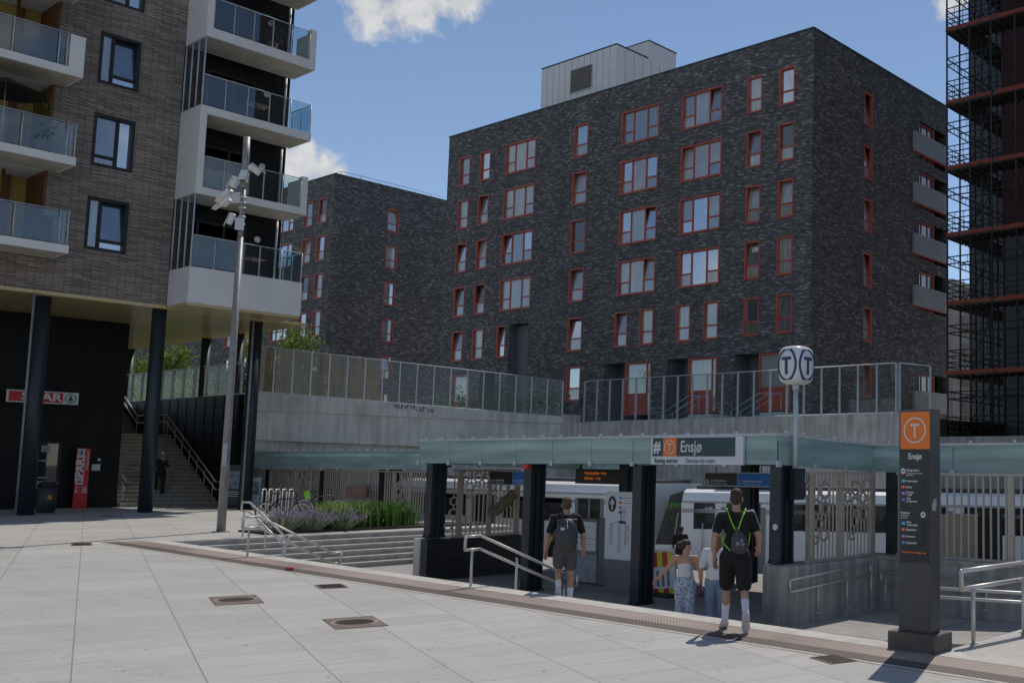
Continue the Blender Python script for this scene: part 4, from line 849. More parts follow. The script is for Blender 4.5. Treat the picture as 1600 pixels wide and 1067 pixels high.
q = MB(); q.bbox(-40.3, -39.85, 11.35, 12.05, 9.08, 10.0, .08, 3); tag(obj('covered_grill', q, simple('brown_cover', (.05, .035, .03), .7)), 'dark brown covered barbecue behind the glass of the lowest balcony at the left edge', 'barbecue')
q = MB(); q.bbox(-40.4, -39.85, 10.9, 11.85, 15.07, 15.55, .06, 2); q.bbox(-40.4, -40.2, 10.9, 11.85, 15.4, 15.9, .06, 2); tag(obj('sofa', q, simple('slate_fabric', (.06, .075, .09), .9)), 'dark balcony sofa behind glass on the highest balcony at the left edge', 'sofa')
par = thing('parasol', 'black open parasol on the middle balcony at the left edge', 'parasol', (-40.4, 10.6, 12.05)); q = MB(); q.cone((-40.4, 10.6, 13.9), 1.15, (-40.4, 10.6, 14.35), .05, 8, False); obj('canopy', q, M_black, par); q = MB(); q.cyl((-40.4, 10.6, 12.05), (-40.4, 10.6, 14.3), .02, 6); obj('pole', q, M_steel, par)
for i, (s, t, z, lab) in enumerate(((-40.2, 17.7, 8.99, 'black balcony chair on the lowest balcony of the white tower'), (-40.2, 17.5, 14.97, 'black balcony chair beside the wooden table on the third balcony of the white tower'))):
    c = thing('balcony_chair', lab, 'chair', (s, t, z)); q = MB(); q.box(s - .22, s + .22, t - .22, t + .22, z + .43, z + .46); obj('seat', q, M_black, c); q = MB(); q.box(s - .22, s + .22, t - .24, t - .21, z + .5, z + .9); obj('backrest', q, M_black, c)
    for a in (-.2, .2):
        for b in (-.2, .2): q = MB(); q.cyl((s + a, t + b, z), (s + a, t + b, z + .43), .015, 5); obj('leg', q, M_black, c)
# supermarket front, columns
SW = -47.0
q = MB(); q.box(SW - 8, SW, -5, 17.1, .15, SO - .13)
for i in range(9): q.box(SW + .001, SW + .012, 9 + i * .95, 9.02 + i * .95, .2, SO - .2)
q.box(SW + .001, SW + .014, 4, 17, 5.2, 5.24); q.box(SW + .001, SW + .014, 4, 17, 2.75, 2.78)
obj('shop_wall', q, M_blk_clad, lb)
for (a, b, c, d) in ((6, 10.1, .3, 3.0), (10.2, 12.6, .25, 3.1), (5, 12.6, 3.3, 7.4), (14.15, 15.05, .2, 2.7)):
    window(lb, Pl('s', SW + .06), a, b, c, d, 'triple' if b - a > 2 else 'plain', M_black, [P_shop, P_shop, P_shop], sill=False, depth=.05, name='shop_window')
for s, t, lab in ((-41.85, 12.55, ''), (-41.55, 16.05, ''), (-41.9, 19.7, '')):
    q = MB(); q.cyl((s, t, .15), (s, t, SO - .1), .235, 20); obj('column', q, M_navy, lb)
for px, s in ((372, -45.4), (321, -49), (203, -54)):
    p = at_t(px, 560, 21.3 - .15); q = MB(); q.cyl((p.x, p.y, 1.0), (p.x, p.y, SO - .1), .2, 16); obj('column', q, M_navy, lb)
q = MB(); q.cyl((SF + .05, 12.07, .15), (SF + .05, 12.07, SO - .1), .035, 8); obj('downpipe', q, simple('pipe_grey', (.22, .24, .25), .5), lb); q = MB(); q.cyl((-41.6, 19.45, .15), (-41.6, 19.45, SO - .1), .045, 8); obj('downpipe', q, simple('pipe_grey', (.22, .24, .25), .5), lb)
# supermarket signs
for i, (t_, z_, w_, h_) in enumerate(((14.35, 1.95, .3, .05), (14.35, 1.3, .32, .05), (14.75, 1.1, .3, .04), (14.3, .9, .25, .3), (14.05, 1.75, .06, .3), (14.4, 2.3, .3, .25))):
    q = MB(); q.box(SW + .075, SW + .08, t_, t_ + w_, z_, z_ + h_); obj('door_sticker', q, simple('sticker_grey', (.30, .33, .36), .6, var=.5, scale=9), lb)
M_spr = simple('sign_red', (.55, .015, .02), .4, var=.04); M_spg = simple('sign_green', (.01, .10, .06), .4, var=.03)
ss = SW + .5
def fir(q, c, r):
    c = Vector(c); P = lambda y, z: c + Vector((0, y * r, z * r)); q.ring(c, (1, 0, 0), r * .84, r, .006, 28)
    q.prism([(-.09, -.78), (.09, -.78), (.09, -.42), (.55, -.48), (.3, -.1), (.38, -.08), (.16, .28), (.22, .30), (0, .72), (-.22, .30), (-.16, .28), (-.38, -.08), (-.3, -.1), (-.55, -.48), (-.09, -.42)], lambda p: P(*p), lambda p: P(*p) + Vector((.006, 0, 0)))
a = at_s(11, 610, ss); b = at_s(122, 631, ss); h_ = .34; zc = (at_s(11, 610, ss).z + at_s(11, 626, ss).z + at_s(122, 614, ss).z + at_s(122, 632, ss).z) / 4; hh = .23
sg = thing('shop_sign', 'long red and white supermarket sign with green fir tree, high on the black wall', 'sign', (ss, a.y, zc)); ya, yb = a.y, b.y; wv = yb - ya
q = MB(); q.box(ss - .06, ss, ya, yb, zc - hh, zc + hh); obj('board', q, M_signw, sg); q = MB(); q.box(ss + .001, ss + .008, ya + .06, ya + wv * .775, zc - hh + .04, zc + hh - .04); obj('red_panel', q, M_spr, sg)
[text(ch, .40, (ss + .009, ya + wv * fr, zc), 's', M_signw, sg, bold=.012, xs=1.25, align='CENTER') for ch, fr in (('S', .25), ('P', .40), ('A', .55), ('R', .69))]; q = MB(); fir(q, (ss + .008, ya + wv * .885, zc), .19); obj('emblem', q, M_spg, sg)
a = at_s(121, 700, ss); b = at_s(142, 700, ss); z0 = at_s(118, 786, ss).z; z1 = a.z
sv = thing('shop_banner', 'tall upright red supermarket board leaning by the shop wall left of the stairs', 'sign', (ss, a.y, z0)); y0, y1 = a.y, b.y; wv = y1 - y0
q = MB(); q.box(ss - .08, ss, y0, y1, .16, z1); obj('board', q, M_spr, sv); q = MB(); q.box(ss + .001, ss + .006, y0 + .02, y0 + wv * .62, z0 + (z1 - z0) * .34, z1 - .02); obj('white_panel', q, M_signw, sv); q = MB(); q.box(ss + .007, ss + .010, y0 + .05, y0 + wv * .58, z0 + (z1 - z0) * .37, z1 - .36); obj('red_panel', q, M_spr, sv)
text('SPAR', .36, (ss + .012, y0 + wv * .31, z0 + (z1 - z0) * .39), 's', M_signw, sv, bold=.012, xs=1.1, rot=Matrix(((0, 0, 1), (0, -1, 0), (1, 0, 0))).transposed().to_euler() if False else (Euler((R_(90), 0, R_(90))).to_matrix() @ Euler((0, 0, R_(90))).to_matrix()).to_euler())
text('Velkommen!', .15, (ss + .003, y0 + wv * .82, z0 + (z1 - z0) * .6), 's', M_signw, sv, rot=(Euler((R_(90), 0, R_(90))).to_matrix() @ Euler((0, 0, R_(90))).to_matrix()).to_euler())
text('7 - 23', .16, (ss + .003, y0 + wv * .5, z0 + (z1 - z0) * .27), 's', M_signw, sv, align='CENTER', bold=.003); text('(9 - 20)', .14, (ss + .003, y0 + wv * .5, z0 + (z1 - z0) * .21), 's', M_signw, sv, align='CENTER', bold=.003)
q = MB(); fir(q, (ss + .008, y0 + wv * .32, z1 - .17), .13); obj('emblem', q, M_spg, sv)
for (px0, py0, px1, py1, lab) in ((144, 725, 156, 735, 'small grey notice plate on the black wall right of the red upright board'), (153, 716, 157, 720, 'tiny white square switch above the grey notice plate')):
    a = at_s(px0, py0, SW + .05); b = at_s(px1, py1, SW + .05); q = MB(); q.box(SW + .02, SW + .05, a.y, b.y, b.z, a.z); tag(obj('notice_plate', q, M_signw), lab, 'plate')
bp = at_z(71, 801, .15); bn = thing('litter_bin', 'dark cylindrical litter bin beside the column below the supermarket sign', 'bin', (bp.x, bp.y, .15)); q = MB(); q.cone((bp.x, bp.y, .2), .28, (bp.x, bp.y, 1.05), .30, 20); q.cyl((bp.x, bp.y, .15), (bp.x, bp.y, .2), .24, 16); obj('body', q, simple('bin_grey', (.05, .05, .053), .5), bn); q = MB(); q.cone((bp.x, bp.y, 1.1), .31, (bp.x, bp.y, 1.22), .24, 20); q.cyl((bp.x, bp.y, 1.05), (bp.x, bp.y, 1.1), .31, 20); obj('lid', q, M_black, bn)
q = MB(); q.box(bp.x + .283, bp.x + .297, bp.y - .07, bp.y + .07, .62, .78); obj('badge', q, simple('badge_orange', (.55, .25, .03), .5), bn)
# ------------------------------------------------------------------ outdoor stairs beside the supermarket
st = thing('outdoor_stairs', 'broad concrete stairs climbing to the terrace beside the supermarket', 'stairs', (SW, 19, .15)); q = MB(); ST0 = -46.7
z = .15
for k in range(19):
    s = ST0 - .279 * k; q.box(s - .30, s, 17.12, 20.85, z - .4, z + .1605); z += .1605
s = ST0 - 5.3; q.box(s - 3.2, s, 17.12, 20.85, z - .4, z - .001); s -= 3.2
for k in range(9): q.box(s - .32, s, 17.12, 20.85, z - .4, z + .1625); s -= .28; z += .1625
q.box(s - 14, s, 17.12, 20.85, z - .4, z - .01)
obj('flight', q, concrete('stair_concrete', (.27, .245, .21), .5, 1.5), st); ZST = z; q = MB()
for k in range(19): s_ = ST0 - .279 * k; q.box(s_ - .05, s_ + .012, 17.13, 20.84, .15 + .1605 * k + .13, .15 + .1605 * (k + 1) + .003)
obj('nosing', q, simple('nosing', (.40, .365, .315), .7), st)
for tt, lab in ((20.7, 'near'), (17.3, 'far')):
    for hz in (.95, .62):
        q = MB(); q.tube([(ST0 + .35, tt, .2 + hz), (ST0, tt, .2 + hz), (ST0 - 5.3, tt, 3.2 + hz), (ST0 - 8.5, tt, 3.2 + hz), (s, tt, ZST + hz), (s - 2, tt, ZST + hz)], .026, 6); obj('handrail', q, M_steel, st)
    for k in range(11):
        q = MB(); a = (ST0 - .3 - .8 * k, .3 + .575 * .8 * k, 1.2 + .575 * .8 * k) if k < 7 else (ST0 - 5.5 - (k - 7), 3.2, 4.15)
        q.cyl((a[0], tt, a[1]), (a[0], tt, a[2]), .02, 6); obj('baluster', q, M_steel, st)
q = MB(); q.box(-75, -45.6, 20.9, 21.2, .1, 4.88)
for i in range(20): q.box(-46 - i * .9, -45.98 - i * .9, 20.88, 20.899, .15, 4.8)
tag(obj('black_wall', q, M_blk_clad), 'black clad side wall of the outdoor stairs', 'wall')
glassfence('low glass fence above the black side wall of the outdoor stairs', (-44.6, 21.05, 4.88), (-66, 21.05, 4.88), 1.35, 1.35, 19, (0, -1))
# ------------------------------------------------------------------ handrails
def handrail(label, pts_top, posts, drop=.22, r=.024, z_end=None, loop=True):
    t = thing('handrail', label, 'handrail', pts_top[0]); q = MB(); P = [Vector(p) for p in pts_top]
    lo = [p - Vector((0, 0, drop)) for p in P]; q.tube(P, r, 8); q.tube(lo, r, 8)
    if loop: q.tube([P[0], lo[0]], r, 8); q.tube([P[-1], lo[-1]], r, 8)
    for p in (P[0], P[-1], lo[0], lo[-1]): q.ball(p, r, 1)
    obj('rail', q, M_steel, t)
    for (s, tt, z0, z1) in posts:
        q = MB(); q.cyl((s, tt, z0), (s, tt, z1), r * .95, 8); q.cyl((s, tt, z0), (s, tt, z0 + .012), .06, 10); obj('post', q, M_steel, t)
    return t
z0 = pz(-14.82)
handrail('steel handrail going down the steps beside the man with the black backpack', [(-14.82, 10.56, z0 + .84), (-14.82, 10.86, z0 + .84), (-14.82, 12.75, .02), (-14.82, 13.0, .02)], [(-14.82, 10.70, z0, z0 + .62), (-14.82, 11.62, FL + .35, .40), (-14.82, 12.7, FL, -.15)])
z0 = pz(-22.12)
handrail('steel handrail rising from the plaza edge in front of the broad terrace steps', [(-22.12, 10.38, z0 + .82), (-22.12, 10.72, z0 + .82), (-22.12, 12.35, .02), (-22.12, 12.55, .02)], [(-22.12, 10.52, z0, z0 + .60), (-22.12, 11.3, FL + .5, .45), (-22.12, 12.3, FL, -.16)])
handrail('steel handrail running down the broad terrace steps behind the first one', [(-27.5, 12.86, .98), (-27.1, 12.86, .98), (-25.3, 12.86, .25), (-25.05, 12.86, .25)], [(-27.35, 12.86, .1, .78), (-26.2, 12.86, -.2, .42), (-25.3, 12.86, FL, .1)])
def spt(px, py, s): return at_s(px, py, s)
W1 = [spt(1235, 906, -10.68), spt(1309, 893, -10.68), spt(1360, 880, -10.68)]
W1 = [(p.x, p.y, p.z) for p in W1]
handrail('thin steel handrail on the low stained wall left of the totem', [W1[0], W1[2]], [(-10.68, y, -.5, W1[0][2] + (W1[2][2] - W1[0][2]) * (y - W1[0][1]) / (W1[2][1] - W1[0][1]) - .2) for y in (14.85, 15.75, 16.55)], .2, .02)
handrail('thin steel handrail on the long wall behind the totem', [(-10.6, 16.78, .06), (4, 16.78, .10)], [(s, 16.78, -.45, -.1) for s in (-10.5, -8.4, -6.3, -4.2, -2.1, 0)], .2, .02)
zr = -.12
handrail('thick steel handrail at the right edge, on the plaza kerb beside the totem', [(-6.1, 11.5, zr + .88), (-5.95, 12.9, zr + .90), (-5.7, 15.5, zr + .96)], [(-6.02, 11.66, zr, zr + .66), (-5.9, 12.86, zr, zr + .7)], .22, .03)
handrail('second steel handrail behind the thick one, starting behind the totem', [at_t(1440, 917, 13.95), (-5.6, 13.97, .27), (2, 13.97, .36)], [(-5.4, 13.97, -.45, .1), (-2, 13.97, -.45, .1)], .13, .024)
# ------------------------------------------------------------------ totem
tp = thing('station_totem', 'grey information totem with orange T square on top, standing on the plaza strip', 'totem', (-6.3, 10.8, -.11)); X0, X1, Y0, Y1, ZT_ = -6.515, -6.075, 10.70, 10.93, 2.72
M_tot = simple('totem_grey', (.075, .072, .076), .38, .35, var=.08, scale=2)
q = MB(); q.bbox(X0, X1, Y0, Y1, .10, ZT_, .006, 1); obj('body', q, M_tot, tp)
q = MB(); q.bbox(X0 - .10, X1 + .10, Y0 - .09, Y1 + .11, -.14, .10, .012, 1); obj('plinth', q, simple('plinth', (.10, .085, .075), .7), tp)
def tz(y): return ZT_ - (y - 93) / 4.85 / 132.5            # zoomed row -> height on the front face
fx0, fx1 = X0 + .025, X1 - .012; yf = Y0 - .004
q = MB(); q.box(fx0, fx1, yf, Y0 - .001, 2.245, 2.69); obj('orange_square', q, M_or, tp); tmark(((fx0 + fx1) / 2, yf - .001, 2.47), .155, simple('totem_mark', (.72, .62, .55), .5, var=.03), tp, k=.12)
q = MB(); q.box(fx0, fx1, yf, Y0 - .001, .905, 2.243); obj('dark_panel', q, simple('totem_panel', (.012, .018, .024), .25, var=.05), tp)
q = MB(); q.box(fx0, fx1, yf, Y0 - .001, .13, .90); obj('lower_plate', q, M_tot, tp)
yw = yf - .002; k = (fx1 - fx0) / 49.0                      # metres per photo pixel across the face
def fz(y): return 2.245 - (y - 695) * (2.245 - .905) / (908 - 695) # photo row (695..908) -> z
def fxp(x): return fx0 + (x - 1407.5) * k
text('Ensjø', .098, ((fx0 + fx1) / 2, yw, fz(709)), 't', M_signw, tp, align='CENTER', bold=.002, xs=.9)
q = MB()
for (x, y) in ((1412.3, 737), (1445.8, 818)): q.cyl((fxp(x), yw, fz(y)), (fxp(x), yw - .003, fz(y)), .034, 20)
obj('arrow_disc', q, M_signw, tp); q = MB()
for (x, y, d) in ((1412.3, 737, -1), (1445.8, 818, 1)):
    q.prism([(-.020 * d, -.005), (.005 * d, -.005), (.001 * d, -.016), (.020 * d, 0), (.001 * d, .016), (.005 * d, .005), (-.020 * d, .005)], lambda p: (fxp(x) + p[0], yw - .004, fz(y) + p[1]), lambda p: (fxp(x) + p[0], yw - .006, fz(y) + p[1]))
obj('arrow', q, M_sblk, tp)
for (x, y, s, b) in ((1417.5, 735, 'Retning sentrum', .0016), (1417.5, 740.5, 'Direction city centre', 0), (1417.5, 744.5, 'Spor/Track 2', .0005), (1408.3, 815.5, 'Retning øst', .0016), (1408.3, 820.5, 'Eastbound', 0), (1408.3, 825, 'Spor/Track 1', .0005)):
    text(s, .024 if 'Spor' in s else .034, (fxp(x), yw, fz(y)), 't', M_signw, tp, bold=b * .7, xs=.78)
for (y, i, n, s) in ((755.5, 0, '1', 'Frognerseteren'), (767, 1, '2', 'Østerås'), (779, 2, '3', 'Stortinget\n- Kolsås'), (791, 3, '4', 'Vestli\nvia Majorstuen'), (835.5, 0, '1', 'Helsfyr\n- Bergkrystallen'), (847, 1, '2', 'Ellingsrudåsen'), (859.5, 2, '3', 'Mortensrud'), (871.5, 3, '4', 'Bergkrystallen')):
    q = MB(); q.box(fxp(1409.5), fxp(1416.5), yw - .002, yw, fz(y) - .017, fz(y) + .017); obj('line_number', q, LC[i], tp)
    text(n, .028, (fxp(1413), yw - .003, fz(y)), 't', M_signw, tp, align='CENTER', bold=.001); text(s, .032, (fxp(1417.7), yw, fz(y)), 't', M_signw, tp, bold=.0008, xs=.78)
    q = MB(); q.box(fxp(1439), fxp(1448.3), yw - .002, yw, fz(y) - .025, fz(y) + .025); obj('small_screen', q, simple('screen_off', (.012, .011, .008), .2), tp)
q = MB(); q.box(fxp(1409), fxp(1448), yw - .002, yw, fz(889) - .018, fz(889) + .018); obj('ticker', q, simple('screen_off', (.012, .011, .008)), tp); text('1 Bergkrystallen 4 min  2 Ellingsrud 7 min', .024, (fxp(1410), yw - .003, fz(889)), 't', E_led, tp, xs=.83, bold=.0008)
q = MB(); q.box(X1 + .001, X1 + .004, Y0 + .03, Y0 + .11, 1.52, 1.62, None); q.box(X1 + .001, X1 + .0045, Y0 + .06, Y0 + .13, 1.56, 1.66); tag(obj('torn_sticker', q, simple('old_paper', (.4, .4, .4), .8)), 'torn pale sticker on the right side of the grey totem', 'sticker')
# ------------------------------------------------------------------ round T sign on its pole
ts = thing('metro_sign', 'white rounded sign with a blue ringed T per face, on a slim pole', 'sign', (-11.0, 14.55, 1.6)); hz = 3.82
q = MB(); q.cyl((-11.0, 14.55, 1.66), (-11.0, 14.55, 3.48), .045, 14); q.cyl((-11.0, 14.55, 3.38), (-11.0, 14.55, 3.50), .062, 14); obj('pole', q, M_galv, ts)
hd = MB(); hr = .31; bb = bmesh.ops.create_cube(hd.b, size=2)
bmesh.ops.subdivide_edges(hd.b, edges=hd.b.edges[:], cuts=7, use_grid_fill=True)
for v in hd.b.verts:
    p = v.co.copy(); n_ = (abs(p.x) ** 4 + abs(p.y) ** 4 + abs(p.z) ** 2.6 * .9) ** (-1 / 4.0); v.co = Vector((p.x * n_ * .27, p.y * n_ * .27, p.z * n_ * .335))
RZ = Matrix.Translation((-11.0, 14.55, hz)) @ Matrix.Rotation(R_(-3), 4, 'Z'); hd.b.transform(RZ); obj('head', hd, M_white2, ts, smooth=True)
M_tblue = simple('sign_blue_dark', (.012, .04, .16), .35, var=.04)
for kk in range(4):
    q = MB(); n_ = 32; Mk = RZ @ Matrix.Rotation(R_(90 * kk), 4, 'Z')
    def onface(x, z):
        lo = .1
        y = 0.27 * max(0.0, 1 - (abs(x / .27) ** 4 + abs(z / .335) ** 3.2 * .9)) ** .25 + .005
        return Mk @ Vector((x, -y, z))
    for i in range(n_):
        A0, A1 = 2 * math.pi * i / n_, 2 * math.pi * (i + 1) / n_
        q.face([onface(.218 * math.cos(A0), .300 * math.sin(A0)), onface(.218 * math.cos(A1), .300 * math.sin(A1)), onface(.180 * math.cos(A1), .256 * math.sin(A1)), onface(.180 * math.cos(A0), .256 * math.sin(A0))])
    def strip(x0, x1, z0, z1):
        for i in range(6):
            for j in range(6):
                xa, xb = x0 + (x1 - x0) * i / 6, x0 + (x1 - x0) * (i + 1) / 6; za, zb = z0 + (z1 - z0) * j / 6, z0 + (z1 - z0) * (j + 1) / 6
                q.face([onface(xa, za), onface(xb, za), onface(xb, zb), onface(xa, zb)])
    strip(-.108, .108, .080, .135); strip(-.033, .033, -.175, .080); obj('emblem', q, M_tblue, ts)
q = MB(); q.box(-11.08, -10.92, 14.50, 14.75, 1.45, 2.0); obj('bracket', q, M_navy, ts)
# ------------------------------------------------------------------ camera mast
p = at_z(345, 832, .1); mx_, my_ = p.x, p.y; ms = thing('camera_mast', 'tall grey pole carrying a cluster of white surveillance cameras and floodlights', 'mast', (mx_, my_, .1)); MT = 11.05
q = MB(); q.cone((mx_, my_, .1), .11, (mx_, my_, 8.2), .078, 20); q.cone((mx_, my_, 8.2), .07, (mx_, my_, 9.6), .065, 16); q.cone((mx_, my_, 9.6), .088, (mx_, my_, MT), .088, 20); q.cyl((mx_, my_, .1), (mx_, my_, .14), .22, 20); obj('pole', q, simple('mast_grey', (.26, .25, .25), .45, .15), ms)
q = MB(); q.box(mx_ + .03, mx_ + .12, my_ - .10, my_ - .03, 1.9, 2.5, None); obj('service_door', q, M_galv, ms)
q = MB()
for z in (8.55, 8.75, 9.0, 9.15, 9.3, 9.75, 9.85): q.cyl((mx_, my_, z), (mx_, my_, z + .04), .098, 16)
obj('clamp', q, M_steel, ms)
right = Vector((.807, .591, 0)); toward = Vector((.589, -.802, 0))
def camb(px, py, L, r, yaw, pitch, dist=.0, kind='c'):
    c = at_t(px, py, my_) ; sx = (c - Vector((mx_, my_, c.z))).dot(right); c = Vector((mx_, my_, c.z)) + right * sx + toward * (.16 if abs(sx) < .2 else .05)
    d = (right * math.cos(yaw) + toward * math.sin(yaw)) * math.cos(pitch) + Vector((0, 0, math.sin(pitch)))
    Mx = Matrix.Translation(c) @ d.to_track_quat('Y', 'Z').to_matrix().to_4x4(); q = MB()
    if kind == 'c':
        q.bbox(-r, r, -L / 2, L / 2, -r, r, r * .6, 3, Mx); o = obj('camera', q, M_white2, ms); q = MB(); q.cyl(Mx @ Vector((0, L / 2 - .005, 0)), Mx @ Vector((0, L / 2 + .012, 0)), r * .7, 14); obj('lens', q, M_black, o)
        q = MB(); q.box(-r * 1.1, r * 1.1, -L / 2 + .02, L / 2 + .08, r + .004, r + .02, Mx); obj('hood', q, M_white2, o)
    else:
        q.box(-r, r, -L / 2, L / 2, -.05, .05, Mx); q.prism([(-r * .9, -.03), (r * .9, -.03), (r * 1.5, -.34), (r * .55, -.2), (0, -.32), (-r * .55, -.2), (-r * 1.5, -.34)], lambda p: Mx @ Vector((p[0], L / 2 + p[1] + .36 - .05, .055)), lambda p: Mx @ Vector((p[0], L / 2 + p[1] + .31, .065)))
        o = obj('floodlight', q, M_white2, ms)
    q = MB(); q.cyl(c, (mx_, my_, c.z), .025, 6); obj('arm', q, M_galv, o)
def zc_(x, y): return 320 + x / 5.925, 210 + y / 5.925
camb(*zc_(432, 312), .36, .085, R_(-25), R_(-35)); camb(*zc_(385, 395), .30, .085, R_(85), R_(-60)); camb(*zc_(330, 475), .30, .09, R_(200), R_(-50)); camb(*zc_(345, 845), .32, .10, R_(60), R_(-70)); camb(*zc_(288, 805), .34, .08, R_(150), R_(-72))
camb(*zc_(275, 575), .26, .085, R_(195), R_(-42), kind='f'); camb(*zc_(265, 660), .28, .09, R_(190), R_(-35), kind='f')
# ------------------------------------------------------------------ covers in the paving, litter
def cover(cx, cy, w, h, lab, round_=True):
    a = R_(18.8); Mx = Matrix.Translation((cx, cy, pz(cx) + .004)) @ Matrix.Rotation(-a, 4, 'Z') @ Matrix.Rotation(math.atan(.0104), 4, 'Y'); t = thing('manhole_cover', lab, 'manhole cover', (cx, cy, pz(cx)))
    q = MB(); q.box(-w / 2, w / 2, -h / 2, h / 2, -.02, .004, Mx); obj('frame', q, simple('cover_rim', (.17, .135, .115), .8, .2, var=.35, scale=12), t)
    if round_:
        q = MB(); q.ring((0, 0, .0045), (0, 0, 1), h * .40, h * .46, .002, 40); q.b.transform(Mx); obj('ring', q, simple('cover_ring', (.30, .24, .20), .7, .3), t)
        q = MB(); r = h * .38; n = 9
        for i in range(-n, n + 1):
            for j in range(-n, n + 1):
                x, y = i * r / n, j * r / n
                if x * x + y * y < r * r * .93: q.box(x - r / n * .33, x + r / n * .33, y - r / n * .33, y + r / n * .33, .0042, .008, Mx)
        obj('tread', q, simple('cover_dark', (.055, .042, .035), .8, .3), t)
    else:
        q = MB()
        for i in range(8): x = -w / 2 + w * (i + .5) / 8; q.box(x - w * .03, x + w * .03, -h * .42, h * .42, .0042, .008, Mx)
        obj('tread', q, simple('cover_dark', (.055, .042, .035)), t)
cover(-15.88, 7.43, .98, .62, 'square iron cover with a round lid set further back in the paving, near the left'); cover(-12.77, 7.48, .92, .62, 'square iron cover with a bright rusty ring, nearer the camera'); cover(-16.46, 9.2, .55, .42, 'small plain iron cover close to the tactile strip', False)
cover(-6.7, 9.62, .42, .36, 'small lifted iron cover in the paving left of the totem', False); cover(-27.3, 9.3, .7, .4, 'small iron cover at the far left end of the tactile strip', False)
q = MB(); p = at_z(452, 889, pz(-19.4) + .02); q.bbox(p.x - .09, p.x + .09, p.y - .04, p.y + .04, pz(p.x) + .01, pz(p.x) + .06, .015, 2); tag(obj('crushed_can', q, simple('can_red', (.5, .02, .02), .35)), 'small crushed red can lying on the tactile strip', 'can')
for (px, py, px2, w, lab) in ((115, 797, 137, .3, ''), (150, 806, 192, .22, '')):
    a = at_z(px, py, .15); b = at_z(px2, py, .15)
q = MB(); a = at_z(152, 806, .15); b = at_z(190, 806, .15); d = (b - a).normalized(); n = Vector((-d.y, d.x, 0)) * .18; q.face([a - n + Vector((0, 0, .005)), b - n + Vector((0, 0, .005)), b + n + Vector((0, 0, .005)), a + n + Vector((0, 0, .005))]); tag(obj('drain_grate', q, M_black), 'dark drain grate in the paving in front of the black supermarket wall', 'drain')
# ------------------------------------------------------------------ trains
def train(label, nose, ang, L, front, num, z0=-2.0, zt=1.33, grp='metro trains at the platform'):
    """built along local +x from the nose, near side at local y = 0"""
    t = thing('metro_train', label, 'train', (nose[0], nose[1], z0), ang, grp); HH = zt - z0; Wd = 3.1; f = .9 if front else 0
    prof = [(0, .75), (.05, .55), (Wd - .05, .55), (Wd, .75), (Wd, HH - .45), (Wd - .22, HH - .1), (Wd - .5, HH), (.5, HH), (.22, HH - .1), (0, HH - .45)]
    q = MB(); q.prism(prof, lambda p: (0, p[0], p[1]), lambda p: (L, p[0], p[1]))
    if front:
        q2 = MB(); q2.prism([(.004, .4), (f * .75, .4), (.95, .9), (.92, 1.45), (.004, 1.45)], lambda p: (-p[0], .18, p[1]), lambda p: (-p[0], Wd - .18, p[1])); q.join(q2)
        q2 = MB(); q2.prism([(.004, 1.452), (.92, 1.452), (.45, HH - .2), (.004, HH - .06)], lambda p: (-p[0], .18, p[1]), lambda p: (-p[0], Wd - .18, p[1])); cab = q2
    else: cab = None
    obj('body', q, M_trainw, t, local=True)
    q = MB(); q.box(.3, L - .2, .7, Wd - .7, HH + .002, HH + .12); q.box(1.0, 3.2, .5, 2.2, HH + .121, HH + .2); obj('roof_gear', q, simple('train_roof', (.06, .065, .075), .6), t, local=True)
    q = MB(); q.box(0.02, L, -.02, .05, HH - .42, HH - .36); q.box(.02, L, -.012, -.001, HH - .75, HH - .62); q.box(.02, L, -.012, -.001, .72, .8); obj('side_stripe', q, simple('stripe_grey', (.42, .43, .45), .4), t, local=True)
    q = MB(); q.box(.1, L - .1, .3, Wd - .3, .1, .549); obj('underframe', q, M_black, t, local=True)
    x = .42; wz0, wz1 = 2.0, 2.84
    q = MB(); q.box(x, x + (.72 if front else 1.9), -.012, .02, wz0, wz1)
    w = obj('window', q, P_train, t, local=True)
    x += .92 if front else 2.2
    while x < L - 2.6:
        q = MB(); q.box(x, x + 1.5, -.016, .02, .60, HH - .55); dr = obj('door', q, M_traing, t, local=True)
        q = MB(); q.box(x + .18, x + .70, -.022, -.017, 1.7, wz1); q.box(x + .80, x + 1.32, -.022, -.017, 1.7, wz1); obj('door_window', q, P_train, dr, local=True)
        q = MB(); q.box(x + 1.85, min(x + 5.6, L - .2), -.012, .02, wz0, wz1); obj('window', q, P_train, t, local=True); x += 6.0
    if front:
        obj('windscreen', cab, P_train, t, local=True); q = MB(); q.cyl((-.30, .17, 1.5), (-.16, .17, 2.5), .018, 5); obj('wiper', q, M_white2, t, local=True)
        q = MB(); q.box(-.99, -.9, .45, .8, 1.05, 1.2); obj('headlight', q, M_white2, t, local=True)
        q = MB(); q.cyl((-.02, -.06, 1.0), (-.02, -.06, 2.1), .02, 6); q.cyl((.75, -.08, 1.1), (.75, -.08, 2.2), .025, 6); obj('grab_rail', q, M_steel, t, local=True)
        tx = text('Ryen', .28, (0, 0, 0), 't', E_green, None); tx.parent = t; tx.location = (-.62, .165, HH - .50)
    if num:
        tx = text(num, .13, (0, 0, 0), 't', M_signw, None, bold=.004); tx.parent = t; tx.location = (.80 if front else 1.0, -.03, 2.66)
    return t
n0 = at_t(1064, 830, 25.0); A100 = math.atan2(.445, .896)
train('white metro train with rounded nose and number 3188 seen behind the tall man', (n0.x, n0.y), A100, 17.5, True, '3188', zt=1.27)
train('white metro train car seen through the right-hand bar screens', (n0.x + 18.0 * math.cos(A100), n0.y + 18.0 * math.sin(A100)), A100 - R_(16), 19, False, '', zt=1.3)
p = at_t(1008, 800, 25); train('white metro train car with grey doors behind the man with the black backpack', (p.x - 18.2, 25.05), 0, 18.2, False, '', zt=1.42)
